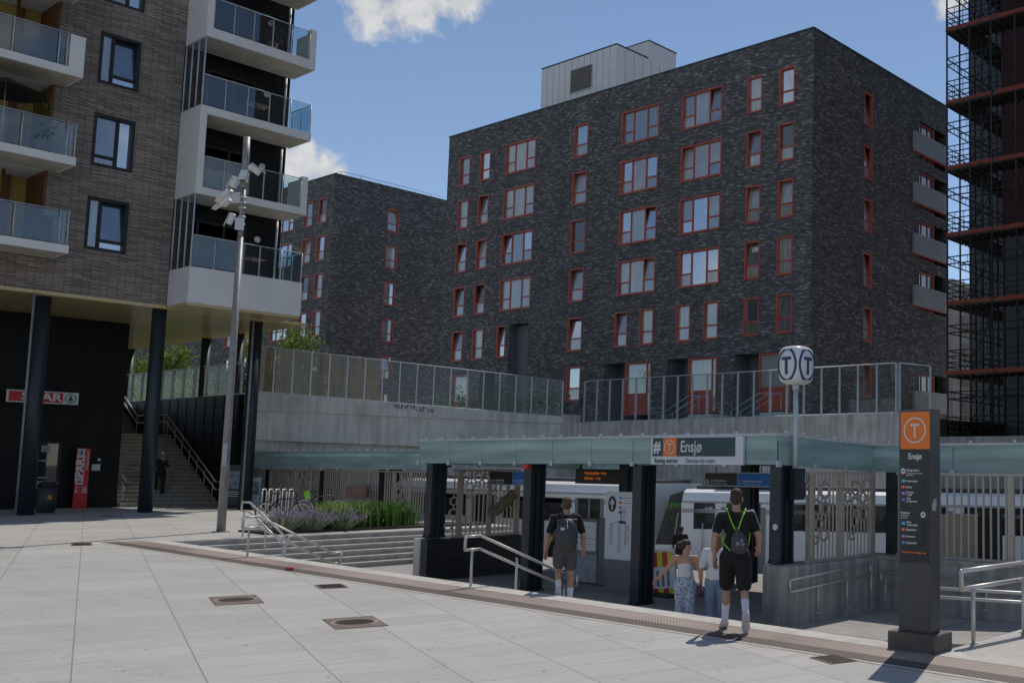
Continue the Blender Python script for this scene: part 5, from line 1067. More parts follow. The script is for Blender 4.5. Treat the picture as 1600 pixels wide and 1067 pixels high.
# cabinet and yellow box on the platform behind the right screen
a = at_t(1470, 800, 20.8); b = at_t(1528, 800, 20.8); q = MB(); q.box(a.x, b.x, 20.8, 21.4, -1.2, 1.0); tag(obj('cabinet', q, simple('cream_sheet', (.50, .43, .34), .6, var=.1, scale=2, stretch=(1, 1, .2))), 'cream sheet metal cabinet behind the plain bar screen right of the totem', 'cabinet')
q = MB(); q.box(b.x + .05, b.x + .4, 20.75, 21.2, -1.2, 1.05); tag(obj('post', q, M_black), 'black post next to the cream cabinet behind the bar screen', 'post')
p = at_t(1390, 858, 20.5); q = MB(); q.box(p.x - .22, p.x + .15, 20.5, 20.8, -1.2, -.2); tag(obj('grit_box', q, simple('grit_yellow', (.55, .34, .02), .5)), 'yellow box on the platform behind the bar screen left of the totem', 'box')
p = at_t(722, 855, 21); q = MB(); q.box(p.x - .3, p.x + .3, 20.6, 21, -1.2, .1); tag(obj('grit_box', q, simple('grit_yellow', (.55, .34, .02))), 'yellow box behind the bar screen inside the entrance', 'box')
# striped barrier plate and ticket posts
bt = 15.6; a = at_t(1022, 862, bt); b = at_t(1047, 930, bt); br = thing('barrier_board', 'red and yellow striped barrier board leaning by the navy column left of the girl', 'barrier', (a.x, bt, FL)); x0, x1 = a.x - .1, a.x + .62; zt = a.z + .04
Mb = Matrix.Translation((x0, bt, zt)) @ Matrix.Rotation(R_(-6), 4, 'Y'); q = MB(); q.box(0, .66, 0, .05, -1.0, 0, Mb); obj('frame', q, M_white2, br)
my = simple('barrier_yellow', (.62, .58, .02), .4)
for i in range(4):
    for za, zb in ((-.36, -.06), (-.97, -.80)): q = MB(); q.box(.03 + i * .15, .17 + i * .15, -.006, -.001, za, zb, Mb); obj('stripe', q, M_spr if i % 2 == 0 else my, br)
q = MB()
for i in range(3): q.box(.14 + i * .15, .20 + i * .15, -.006, -.001, -.76, -.44, Mb)
obj('slot', q, M_grey, br)
q = MB(); q.box(x0 + .02, x0 + .75, bt - .2, bt + .3, FL, FL + .08); obj('foot', q, M_black, br)
# ------------------------------------------------------------------ scaffolded building at the right edge
kb = 38.0 / 38.0; SX = at_t(1479.5, 345, 38).x; TS = 38.0
bs = thing('new_building', 'unfinished grey and dark red building behind the scaffold at the right edge', 'building', (SX + 8, 40, 3))
bx0 = at_t(1566, 345, 40.2).x
q = MB(); q.box(bx0, SX + 30, 40.2, 60, 3, 12.6); 
for i in range(4):
    q.box(bx0 - .004, SX + 30, 40.185, 40.199, 4.9 + i * 2.4, 4.93 + i * 2.4)
for i in range(9): q.box(bx0 + i * 1.2, bx0 + .03 + i * 1.2, 40.188, 40.199, 3, 12.5)
obj('lower_wall', q, M_board, bs)
q = MB(); q.box(bx0, SX + 30, 40.2, 60, 12.62, 40)
obj('upper_wall', q, M_dkred, bs)
q = MB(); q.box(at_t(1517, 345, 44).x, bx0 - .01, 44.0, 60, 3, 40); obj('side_wall', q, simple('side_board', (.10, .105, .12), .7), bs)
for i, z in enumerate((7.2, 8.9, 10.0, 11.2)):
    for j in range(3): text('CEMBRIT', .42, (bx0 + 1.0 + j * 2.8, 40.18, z), 't', simple('board_print', (.045, .045, .05), .8), bs)
scf = thing('scaffold', 'tall black tube scaffold with orange toe boards at the right edge', 'scaffold', (SX, TS, 3))
lv = [at_t(1480, y, TS).z for y in (585, 477, 370, 266, 164, 50)]; lv += [lv[-1] + 2.9, lv[-1] + 5.8]; lv = [3.2] + lv
SXR = SX + 14; xs = [SX + .02, SX + 1.1, SX + 2.1, SX + 3.2, SX + 4.2, SX + 6.3, SX + 8.4, SX + 10.5, SX + 12.6]
q = MB()
for x in xs:
    for t in (TS, TS + 1.15): q.cyl((x, t, 2.6), (x, t, 34), .042, 6)
for t in (TS + 2.6, TS + 4.0, TS + 5.4): q.cyl((SX + .02, t, 2.6), (SX + .02, t, 34), .042, 6); q.cyl((SX + 1.1, t, 2.6), (SX + 1.1, t, 34), .042, 6)
obj('standard', q, M_scaf, scf)
for z in lv:
    q = MB(); q.box(SX, SXR, TS - .03, TS + 1.2, z - .06, z); q.box(SX, SX + 1.15, TS + 1.21, TS + 5.6, z - .06, z)
    for i in range(40): q.box(SX + .02 + i * .35, SX + .06 + i * .35, TS, TS + 1.2, z - .12, z - .061)
    for i in range(14): q.box(SX, SX + 1.15, TS + 1.3 + i * .3, TS + 1.34 + i * .3, z - .12, z - .061)
    obj('deck', q, M_deck, scf)
    q = MB(); q.box(SX, SX + 2.15, TS - .07, TS - .035, z, z + .15); q.box(SX + 2.3, SXR, TS - .07, TS - .035, z - .02, z + .15); q.box(SX - .05, SX - .01, TS, TS + 5.6, z, z + .17); obj('toe_board', q, M_orange_board, scf)
    q = MB()
    for h in (.3, .5, .75, 1.0): q.cyl((SX, TS - .03, z + h), (SXR, TS - .03, z + h), .025, 5); q.cyl((SX - .02, TS, z + h), (SX - .02, TS + 5.4, z + h), .025, 5)
    for i in range(36): q.cyl((SX + .4 * i, TS - .03, z + .2), (SX + .4 * i, TS - .03, z + 1.0), .013, 4)
    for i in range(10): q.cyl((SX - .02, TS + .55 * i, z + .2), (SX - .02, TS + .55 * i, z + 1.0), .013, 4)
    for (a, b) in (((SX, TS, z + 1.75), (SXR, TS, z + 1.75)), ((SX, TS, z + 2.05), (SXR, TS, z + 2.05)), ((SX, TS, z + 1.75), (SX, TS + 5.4, z + 1.75)), ((SX, TS, z + 2.05), (SX, TS + 5.4, z + 2.05)), ((SX, TS + 1.15, z + 1.9), (SXR, TS + 1.15, z + 1.9))): q.cyl(a, b, .028, 5)
    for i in range(44): q.cyl((SX + i * .32, TS, z + 1.75), (SX + i * .32, TS, z + 2.05), .012, 4)
    for i in range(16): q.cyl((SX, TS + i * .34, z + 1.75), (SX, TS + i * .34, z + 2.05), .012, 4)
    q.cyl((xs[1], TS, z), (xs[2], TS, z + 2.6), .025, 5); q.cyl((SX, TS + 1.2, z), (SX, TS + 4, z + 2.6), .022, 5); q.cyl((xs[3], TS, z + 2.6), (xs[4], TS, z), .025, 5)
    obj('guard_rail', q, M_scaf, scf)
# ------------------------------------------------------------------ plants
def tree(label, c, h, rad, seed, n=3200, name='tree', m=None, sz=.16):
    r = random.Random(seed); t = thing(name, label, 'tree', c); q = MB(); c = Vector(c); top = c + Vector((0, 0, h * .55)); q.cone(c - Vector((0, 0, .3)), .10, top, .06, 8)
    tips = []
    for i in range(16):
        a = r.uniform(0, 6.28); z = r.uniform(.3, .55) * h; e = c + Vector((math.cos(a) * rad * r.uniform(.4, .95), math.sin(a) * rad * r.uniform(.4, .95), h * r.uniform(.5, 1.0))); s_ = c + Vector((0, 0, z)); q.cone(s_, .045, (s_ + e) / 2 + Vector((0, 0, .1)), .028, 5); q.cone((s_ + e) / 2 + Vector((0, 0, .1)), .028, e, .01, 5); tips += [e, (s_ + e * 2) / 3]
    obj('trunk', q, M_bark, t); q = MB()
    for i in range(n):
        p = r.choice(tips); p = p + Vector((r.gauss(0, .16) * rad, r.gauss(0, .16) * rad, r.gauss(0, .055) * h)); leaf(q, p, sz * r.uniform(.6, 1.3), r)
    obj('crown', q, m or M_leaf, t, recalc=False); return t
p = at_t(440, 560, 27); zt_ = at_t(440, 506, 27).z; tree('yellow-green tree spreading over the left end of the sloping glass fence', (p.x, 27, 4.4), (zt_ - 4.4) * .97, 1.75, 3, 1500, sz=.19)
p = at_t(262, 600, 27); tree('yellow-green tree on the terrace, seen between the columns right of the supermarket stairs', (p.x, 27, 4.6), (at_t(262, 548, 27).z - 4.6), 1.5, 8, 2600, sz=.2)
p = at_t(222, 600, 30); tree('taller green tree behind the stairs, left of the dark column', (p.x, 30, 4.6), (at_t(222, 545, 30).z - 4.6), 1.7, 9, 2600, sz=.2)
for i, (px, t) in enumerate(((212, 23.0), (268, 23.2), (293, 23.1))):
    p = at_t(px, 620, t); c = thing('shrub', ('low bright shrub behind the glass fence, left of the dark column', 'low bright shrub behind the glass fence, just right of the dark column', 'low bright shrub with white flowers behind the glass fence, furthest right of the stair wall')[i], 'shrub', (p.x, t, 4.75)); q = MB(); r = random.Random(i)
    for k in range(2200): leaf(q, Vector((p.x + r.gauss(0, 1.3), t + r.gauss(0, .5), 4.75 + abs(r.gauss(.35, .5)))), .15, r)
    obj('foliage', q, M_leaf, c, recalc=False); q = MB(); q.cyl((p.x, t, 4.6), (p.x, t, 5.1), .04, 5); obj('stem', q, M_bark, c)
q = MB(); r = random.Random(77)
for k in range(9000): leaf(q, Vector((r.uniform(-92, -47), 25 + r.gauss(0, .6), 4.6 + r.uniform(0, 1) ** .8 * (1.9 + .5 * math.sin(k * .013)))), .26, r)
hg = thing('hedge', 'long green hedge on the terrace behind the glass fence of the stairs', 'hedge', (-65, 25, 4.6)); obj('foliage', q, M_leaf2, hg, recalc=False); q = MB()
for k in range(40): q.cyl((-91 + k * 1.1, 25, 4.5), (-91 + k * 1.1, 25.1, 6), .03, 4)
obj('stems', q, M_bark, hg)
for i in range(9):                                           # tall herbs behind the sloping fence
    px = 705 + i * 21; b_ = online(px, 640); pp = b_ + Nn * (.9 + .3 * (i % 3)); base = Vector((pp.x, pp.y, b_.z - .1)); q = MB(); r = random.Random(70 + i)
    ht = r.uniform(.6, 1.35)
    for k in range(9):
        x = base + Vector((r.gauss(0, .35), r.gauss(0, .25), 0)); e = x + Vector((r.gauss(0, .12), r.gauss(0, .12), ht * r.uniform(.6, 1)))
        q.cone(x, .012, e, .005, 4, False)
        for j in range(14): leaf(q, x + (e - x) * r.uniform(.15, 1) + Vector((r.gauss(0, .07), r.gauss(0, .07), 0)), .13, r)
    o = tag(obj('herb_clump', q, M_leaf2, recalc=False), 'leafy dark green herb clump growing behind the sloping glass fence', 'plant', 'herb clumps behind the sloping glass fence')
def grassclump(label, c, h, w, n, m, seed, name='grass_clump', group=None):
    r = random.Random(seed); q = MB(); c = Vector(c)
    for i in range(n):
        b = c + Vector((r.gauss(0, w * .35), r.gauss(0, w * .5), 0)); a = r.uniform(0, 6.28); d = Vector((math.cos(a), math.sin(a), 0)); hh = h * r.uniform(.55, 1.1); sp = r.uniform(.1, .5) * h; sd = d.cross(Vector((0, 0, 1))) * .014
        pts = [b, b + d * sp * .25 + Vector((0, 0, hh * .6)), b + d * sp * .65 + Vector((0, 0, hh * .92)), b + d * sp + Vector((0, 0, hh * .85))]
        for j, (u, v) in enumerate(zip(pts, pts[1:])):
            k0, k1 = 1 - j * .3, 1 - (j + 1) * .3; q.face([u - sd * k0, u + sd * k0, v + sd * k1, v - sd * k1])
    return tag(obj(name, q, m, recalc=False), label, 'grass', group)
M_grassy = leafmat('grass_blade', (.035, .10, .014), (.12, .25, .04), .4); M_grassy2 = leafmat('grass_blade_bright', (.14, .26, .03), (.30, .44, .08), .45)
soil = MB(); soil.box(-29.2, -27.75, 13.6, 20.7, .1, .17); struct('planting_bed', soil, simple('soil', (.05, .04, .03), .95))
for i, (px, w) in enumerate(((520, .5), (545, .5), (572, .6), (598, .6), (625, .55))):
    p = at_z(px, 822 - i * .8, .17); p.x = min(p.x, -27.95)
    p = at_s(px, 820, -28.35); grassclump(('bright yellow-green grass clump just right of the lavender', 'second grass clump right of the lavender, lighter than the next', 'middle dark green grass clump below the brown board', 'dark green grass clump right of the middle one', 'last dark green grass clump, beside the concrete pier')[i], (p.x, p.y, .17), .78, w, 250, M_grassy2 if i < 2 else M_grassy, 40 + i, group='grass clumps on the terrace edge')
def lavender(label, c, rad, h, seed):
    r = random.Random(seed); t = thing('lavender_bush', label, 'plant', c, 0, 'lavender on the terrace edge'); c = Vector(c); q = MB(); f = MB()
    for i in range(150):
        a = r.uniform(0, 6.28); k = math.sqrt(r.random()); b = c + Vector((math.cos(a) * rad * k * .4, math.sin(a) * rad * k * .4, 0)); e = c + Vector((math.cos(a) * rad * k * 1.15, math.sin(a) * rad * k * 1.15, h * (1 - .45 * k * k) * r.uniform(.75, 1.12)))
        q.cone(b, .006, e, .003, 3, False)
        for j in range(9): leaf(q, b + (e - b) * r.uniform(.05, .75), .05, r)
        for j in range(6): leaf(f, e - (e - b) * (j / 6 * .34) + Vector((r.gauss(0, .012), r.gauss(0, .012), 0)), .038, r)
    obj('stems', q, M_lavleaf, t, recalc=False); obj('flowers', f, M_lav, t, recalc=False)
for i, px in enumerate((440, 462, 486, 510, 534, 556)):
    p = at_s(px, 826 - i * .3, -27.95 - .5 * (i % 2)); lavender(('leftmost purple lavender bush, beside the steel handrail', 'purple lavender bush second from the handrail, in front of the bicycle wheel', 'third purple lavender bush from the handrail', 'fourth purple lavender bush from the handrail', 'fifth purple lavender bush, in front of the bright grass', 'rightmost thin lavender bush, in front of the grasses')[i], (p.x, p.y, .17), .60, .62, 60 + i)
# ------------------------------------------------------------------ bicycles, racks, pavement boards
def bicycle(label, c, ang, frame, seed, fender=None):
    t = thing('bicycle', label, 'bicycle', c, ang, 'bicycles at the hoops'); r = .34
    for x in (-.53, .53):
        q = MB(); q.ring((x, -.02, r), (0, 1, 0), r - .035, r, .04, 28); w = obj('wheel', q, M_black, t, local=True); q = MB(); q.ring((x, -.012, r), (0, 1, 0), r - .06, r - .036, .024, 28); obj('rim', q, M_steel, w, local=True)
        q = MB()
        for k in range(14): a = k * 6.283 / 14; q.cyl((x, 0, r), (x + math.cos(a) * (r - .05), 0, r + math.sin(a) * (r - .05)), .0035, 3)
        q.cyl((x, -.06, r), (x, .06, r), .025, 8); obj('spokes', q, M_steel, w, local=True)
    q = MB(); bb_ = (-.05, 0, .29); st_ = (-.20, 0, .74); hd_ = (.36, 0, .80); hb = (.40, 0, .64)
    for a, b in ((bb_, st_), (bb_, hb), (st_, hd_), (hd_, hb), (bb_, (-.53, .04, r)), (st_, (-.53, .04, r)), (hb, (.53, .04, r)), (bb_, (-.53, -.04, r)), (st_, (-.53, -.04, r)), (hb, (.53, -.04, r)), (st_, (-.24, 0, .90)), (hd_, (.34, 0, .98))): q.cyl(a, b, .019, 7)
    obj('frame', q, frame, t, local=True)
    q = MB(); q.bbox(-.37, -.12, -.06, .06, .90, .95, .02, 2); obj('saddle', q, M_black, t, local=True)
    q = MB(); q.tube([(.26, -.28, 1.0), (.36, -.15, 1.02), (.34, 0, 1.0), (.36, .15, 1.02), (.26, .28, 1.0)], .014, 6); obj('handlebar', q, M_black, t, local=True)
    q = MB(); q.cyl((-.05, -.03, .29), (-.05, .03, .29), .09, 14); q.cyl((-.05, .06, .29), (.07, .07, .18), .012, 5); q.cyl((-.05, -.06, .29), (-.17, -.07, .40), .012, 5); obj('crank', q, M_steel, t, local=True)
    if fender:
        q = MB(); q.box(-.32, -.18, -.03, .03, .74, 1.02, Matrix.Rotation(R_(-14), 4, 'Y')); obj('child_seat', q, fender, t, local=True)
    q = MB(); q.box(-.9 + .02, -.87 + .02, -.03, .03, .36, .42); q.box(.5, .56, .012, .02, .42, .52); obj('reflector', q, simple('reflector', (.6, .12, .01), .3), t, local=True)
p = at_z(412, 819, .15); q_ = at_z(462, 815, .15); AB = math.atan2(.72, .69) * .0 + R_(36)
bicycle('black city bicycle parked nearest the lavender, with a white saddle bag', (p.x + .45, p.y + .35, .15), AB, M_black, 1)
bicycle('bicycle with a lime green seat tube cover, behind the steel hoops', (p.x - 1.6, p.y + 2.6, .15), R_(42), simple('bike_grey', (.08, .085, .09), .35, .4), 2, simple('lime', (.22, .55, .03), .4))
hoop = None
for i in range(5):
    c = at_t(411 + i * 11, 790 - i * .5, 17.6); c = at_z(411 + i * 10.5, 801, .15)
    lab = ('steel bicycle hoop furthest left in the row', 'second steel bicycle hoop from the left', 'middle steel bicycle hoop of the row', 'fourth steel bicycle hoop from the left', 'steel bicycle hoop furthest right, near the dark bar screen column')[i]
    if hoop is None:
        hoop = thing('bicycle_hoop', lab, 'bike rack', (c.x, c.y, .15), R_(-40), 'steel hoops of the bicycle rack'); q = MB(); q.tube([(-.30, 0, 0), (-.30, 0, .78), (-.22, 0, .86), (.22, 0, .86), (.30, 0, .78), (.30, 0, 0)], .026, 8); obj('tube', q, M_steel, hoop, local=True)
    else: dup(hoop, (c.x, c.y, .15), R_(-40), lab)
for (px, py, lab, w, h) in ((366, 793, 'dark pavement board left of the right-hand column', .85, 1.75), (391, 795, 'white pavement board with a dark picture, right of the column', .62, 1.25)):
    c = at_z(px, py, .15); t = thing('pavement_board', lab, 'advertising board', (c.x, c.y, .15)); M0 = Matrix.Translation((c.x, c.y, .15)) @ Matrix.Rotation(R_(55), 4, 'Z'); M1 = M0 @ Matrix.Rotation(R_(-5), 4, 'X')
    dk = w > .7; q = MB(); q.box(-w / 2, w / 2, -.02, .02, .10, h, M1); obj('panel', q, simple('board_dark', (.022, .026, .034), .4) if dk else simple('board_white', (.45, .50, .55), .4), t)
    q = MB(); q.box(-w / 2 + .05, w / 2 - .05, -.026, -.021, h * .45, h * .85, M1); obj('picture', q, simple('photo_print', (.20, .22, .26), .5, var=.9, scale=5), t)
    q = MB(); q.bbox(-w / 2, w / 2, -.3, .3, 0, .09, .02, 1, M0); obj('foot', q, M_black if dk else M_white2, t)
    q = MB()
    for k in range(3): q.box(-w / 2 + .09, w / 2 - .16 - .08 * k, -.026, -.021, h * (.36 - .05 * k), h * (.36 - .05 * k) + .025, M1)
    obj('print', q, M_signw if dk else M_grey, t)
# ------------------------------------------------------------------ people
M_skin = simple('skin', (.42, .24, .165), .55, var=.06, scale=9); M_skin2 = simple('skin_tan', (.40, .215, .14), .55, var=.06, scale=9); M_hair = simple('hair_brown', (.045, .028, .018), .75, var=.4, scale=60); M_hair2 = simple('hair_auburn', (.050, .020, .014), .7, var=.4, scale=60)
M_cblack = simple('cloth_black', (.010, .010, .011), .9, var=.3, scale=4, stretch=(1.6, 1.6, .7), bmp=.035); M_cgrey = simple('cloth_grey', (.085, .080, .083), .9, var=.15, scale=4, stretch=(1.6, 1.6, .7), bmp=.035); M_cwhite = simple('cloth_white', (.62, .61, .64), .85, var=.06, scale=4, stretch=(1.6, 1.6, .7), bmp=.035); M_denim = simple('denim', (.17, .23, .31), .9, var=.35, scale=4, stretch=(1.6, 1.6, .7), bmp=.035)
M_neon = simple('cord_green', (.22, .62, .02), .5, var=.05); M_pack = simple('pack_black', (.042, .042, .048), .55, var=.4, scale=16); M_shoew = simple('shoe_white', (.55, .53, .55), .6, var=.1); M_sole = simple('shoe_sole', (.62, .56, .55), .7, var=.2, scale=20); M_sock = simple('sock', (.66, .66, .72), .85, var=.05)
def print_cloth():
    m, t, b = mat('leopard_print'); v = objco(t); n = noise(t, v, 62, 2, .4); t.links.new(ramp(t, n, [(.44, (.09, .14, .22)), (.5, (.45, .53, .62)), (.6, (.52, .60, .68))]), b.inputs['Base Color']); b.inputs['Roughness'].default_value = .9; return m
M_print = print_cloth()
def blob(name, prims, m, parent, voxel=.011, smooth=5):
    """one closed surface out of overlapping tapered limbs and ellipsoids"""
    q = MB()
    for p in prims:
        if p[0] == 'c':
            _, a, ra, b, rb = p; q.cone(a, ra, b, rb, 14); q.ball(a, ra, 2); q.ball(b, rb, 2)
        else:
            _, c, r = p[:3]; q.ball(c, r, 3, p[3] if len(p) > 3 else None)
    o = obj(name, q, m, parent, local=True)
    md = o.modifiers.new('r', 'REMESH'); md.mode = 'VOXEL'; md.voxel_size = voxel; md.use_smooth_shade = True
    if smooth: sm = o.modifiers.new('s', 'SMOOTH'); sm.iterations = smooth; sm.factor = .5
    dg = bpy.context.evaluated_depsgraph_get(); dg.update(); me = bpy.data.meshes.new_from_object(o.evaluated_get(dg)); o.modifiers.clear(); old = o.data; o.data = me; bpy.data.meshes.remove(old); me.name = name
    if not me.materials: me.materials.append(m)
    return o
def V(*a): return Vector(a)
def hand(wr, dirn, side, curl=.45, k=1.0):
    """palm, four fingers and a thumb; dirn from wrist to knuckles, side = direction of the thumb"""
    d = dirn.normalized(); sd = (side - d * side.dot(d)).normalized(); nrm = d.cross(sd).normalized(); P = []
    kn = wr + d * .085 * k
    P.append(('c', wr, .026 * k, wr + d * .03 * k, .028 * k))
    for i in range(4):
        off = sd * (.032 - .021 * i) * k; L = (.040, .046, .043, .033)[i] * k
        P.append(('c', wr + d * .02 * k + off * .6, .019 * k, kn + off, .0135 * k))
        a1 = kn + off; dd = d; ax = sd
        for j in range(3):
            dd = (Matrix.Rotation(curl * (1 if nrm.dot(V(0, 1, 0)) >= 0 else -1) * (.7 + .25 * j) + .06 * i, 3, ax) @ dd).normalized(); b1 = a1 + dd * L * (1, .7, .55)[j]; P.append(('c', a1, .0105 * k, b1, .009 * k)); a1 = b1
    t0 = wr + d * .025 * k + sd * .022 * k; t1 = t0 + (sd * .7 + d * .7).normalized() * .04 * k; t2 = t1 + (d * .95 + sd * .2).normalized() * .035 * k
    P += [('c', t0, .0145 * k, t1, .012 * k), ('c', t1, .012 * k, t2, .0095 * k)]
    return P
def head_prims(c, yaw, pitch=0, k=1.0):
    M = Matrix.Rotation(yaw, 3, 'Z') @ Matrix.Rotation(pitch, 3, 'X'); f = lambda x, y, z: c + M @ V(x, y, z) * k; e = lambda a, b, z: (a * k, b * k, z * k)
    P = [('e', f(0, -.012, .035), e(.076, .094, .088), M), ('e', f(0, .022, -.035), e(.060, .072, .072), M), ('e', f(0, .050, -.078), e(.036, .034, .030), M), ('e', f(0, .092, -.015), e(.013, .020, .024), M), ('c', f(0, .084, .015), .010 * k, f(0, .100, -.020), .012 * k),
         ('e', f(.078, -.005, -.01), e(.012, .022, .033), M), ('e', f(-.078, -.005, -.01), e(.012, .022, .033), M), ('e', f(0, .078, -.058), e(.024, .014, .008), M), ('e', f(0, .076, -.070), e(.022, .014, .008), M), ('e', f(.03, .07, .022), e(.024, .016, .009), M), ('e', f(-.03, .07, .022), e(.024, .016, .009), M)]
    return P, f, M
def person(label, loc, rotz, J, h=1.78, group=None, skin=None, heady=0, headp=0, hair=None, hairstyle='short', arms_bare=True):
    """J: joints in metres for a 1.75 m figure facing +y; returns thing and joint dict"""
    k = h / 1.75; t = thing('person', label, 'person', loc, rotz, group); D = dict(pel=(0, 0, .96), wst=(0, 0, 1.08), chs=(0, .0, 1.28), nck=(0, -.005, 1.475), hd=(0, .025, 1.635),
        shL=(-.185, -.01, 1.425), shR=(.185, -.01, 1.425), elL=(-.25, -.03, 1.14), elR=(.25, -.03, 1.14), wrL=(-.265, .05, .90), wrR=(.265, .05, .90), hpL=(-.09, 0, .92), hpR=(.09, 0, .92), knL=(-.10, .03, .50), knR=(.10, .03, .50), anL=(-.10, -.02, .085), anR=(.10, -.02, .085), toL=(-.115, .17, .03), toR=(.115, .17, .03)); D.update(J)
    J = {n: Vector(v) * k for n, v in D.items()}; g = {'k': k, 't': t, 'J': J}
    sk = skin or M_skin; P, hf, HM = head_prims(J['hd'], heady, headp, k); g['hf'] = hf; g['HM'] = HM
    P += [('c', J['nck'] - V(0, 0, .03) * k, .060 * k, J['hd'] - V(0, .02, .05) * k, .055 * k), ('e', J['chs'] + V(0, 0, .03) * k, (.155 * k, .105 * k, .17 * k)), ('e', J['wst'], (.125 * k, .09 * k, .13 * k)), ('e', J['pel'], (.155 * k, .105 * k, .12 * k)), ('c', J['shL'], .052 * k, J['shR'], .052 * k), ('c', J['nck'], .055 * k, J['chs'], .10 * k)]
    for s in 'LR':
        P += [('c', J['sh' + s], .056 * k, J['el' + s], .041 * k), ('c', J['el' + s], .041 * k, J['wr' + s], .027 * k), ('e', J['el' + s] * .72 + J['wr' + s] * .28, (.043 * k,) * 3)]
        P += [('c', J['hp' + s], .088 * k, J['kn' + s], .056 * k), ('c', J['kn' + s], .055 * k, J['an' + s], .037 * k), ('e', J['kn' + s] * .68 + J['an' + s] * .32 + V(0, -.018, 0) * k, (.054 * k, .055 * k, .10 * k)), ('c', J['an' + s], .040 * k, J['to' + s], .034 * k)]
        d = J['wr' + s] - J['el' + s]; side = V(.55 if s == 'L' else -.55, .8, 0)
        P += hand(J['wr' + s], d, side, .35, k * .95)
    g['body'] = blob('body', P, sk, t, .0085, 3)
    for x in (-.031, .031):
        q = MB(); q.ball(hf(x, .074, .008), .0125 * k, 2); e = obj('eye', q, M_cwhite, t, local=True); q = MB(); q.ball(hf(x, .0835, .008), .0062 * k, 2); obj('pupil', q, M_black, e, local=True)
    q = MB(); q.ball(hf(0, .086, -.064), (.022 * k, .008 * k, .006 * k), 2, HM); obj('lips', q, simple('lips', (.32, .10, .09), .5), t, local=True)
    hm = hair or M_hair
    if hairstyle == 'short': Hh = [('e', hf(0, -.014, .062), (.081 * k, .098 * k, .076 * k), HM), ('e', hf(0, -.055, .005), (.077 * k, .060 * k, .090 * k), HM), ('e', hf(0, .03, .108), (.06 * k, .055 * k, .028 * k), HM)]
    elif hairstyle == 'fade': Hh = [('e', hf(0, -.008, .075), (.080 * k, .100 * k, .068 * k), HM), ('e', hf(0, -.052, .010), (.077 * k, .060 * k, .085 * k), HM), ('e', hf(.01, .02, .118), (.06 * k, .06 * k, .03 * k), HM)]
    elif hairstyle == 'bun': Hh = [('e', hf(0, -.014, .055), (.083 * k, .098 * k, .082 * k), HM), ('e', hf(0, -.055, .005), (.074 * k, .058 * k, .085 * k), HM), ('e', hf(0, -.125, .045), (.05 * k, .05 * k, .052 * k), HM), ('e', hf(.02, -.155, .03), (.03 * k, .035 * k, .04 * k), HM), ('c', hf(0, -.13, .02), .03 * k, hf(-.02, -.15, -.06), .012 * k), ('c', hf(.03, -.12, .03), .022 * k, hf(.05, -.14, -.05), .008 * k)]
    else: Hh = [('e', hf(0, -.014, .05), (.086 * k, .100 * k, .084 * k), HM), ('c', hf(0, -.06, .03), .075 * k, hf(0, -.07, -.22), .05 * k), ('c', hf(.06, -.04, .0), .035 * k, hf(.07, -.03, -.22), .02 * k), ('c', hf(-.06, -.04, .0), .035 * k, hf(-.07, -.03, -.22), .02 * k)]
    blob('hair', Hh, hm, t, .009, 2); return g
def shirt(g, m, sleeve=.62, low=.93, name='shirt', strapless=False, grow=1.0, loose=.0):
    J, k, t = g['J'], g['k'], g['t']; P = []
    if strapless: P = [('e', J['chs'] + V(0, .005, .0) * k, (.152 * k, .117 * k, .125 * k)), ('e', J['wst'] + V(0, 0, .04) * k, (.138 * k, .105 * k, .12 * k))]
    else:
        P = [('e', J['chs'] + V(0, 0, .03) * k, (.172 * k * grow, .122 * k * grow, .175 * k)), ('c', J['shL'], .066 * k, J['shR'], .066 * k), ('c', J['nck'] - V(0, 0, .06) * k, .085 * k, J['chs'], .12 * k), ('e', J['wst'], ((.150 + loose) * k, (.110 + loose) * k, .15 * k)), ('e', J['wst'] * .45 + J['pel'] * .55, ((.158 + loose) * k, (.118 + loose) * k, (1.06 - low) * k * 1.1))]
        for s in 'LR': e = J['sh' + s].lerp(J['el' + s], sleeve); P += [('c', J['sh' + s], .070 * k, e, .062 * k), ('e', J['sh' + s] * .5 + J['chs'] * .5 + V(0, 0, .04), (.09 * k, .09 * k, .09 * k))]
    return blob(name, P, m, t, .011, 4)
def trousers(g, m, to=.80, r0=.108, r1=.088, name='shorts'):
    J, k, t = g['J'], g['k'], g['t']; P = [('e', J['pel'] + V(0, 0, .02) * k, (.170 * k, .122 * k, .115 * k)), ('e', J['pel'] + V(0, -.03, -.05) * k, (.15 * k, .11 * k, .09 * k))]
    for s in 'LR':
        if to <= 1: e = J['hp' + s].lerp(J['kn' + s], to); P.append(('c', J['hp' + s], r0 * k, e, r1 * k))
        else: P += [('c', J['hp' + s], r0 * k, J['kn' + s], r1 * k), ('c', J['kn' + s], r1 * k, J['kn' + s].lerp(J['an' + s], to - 1), r1 * k * .92)]
    return blob(name, P, m, t, .011, 4)
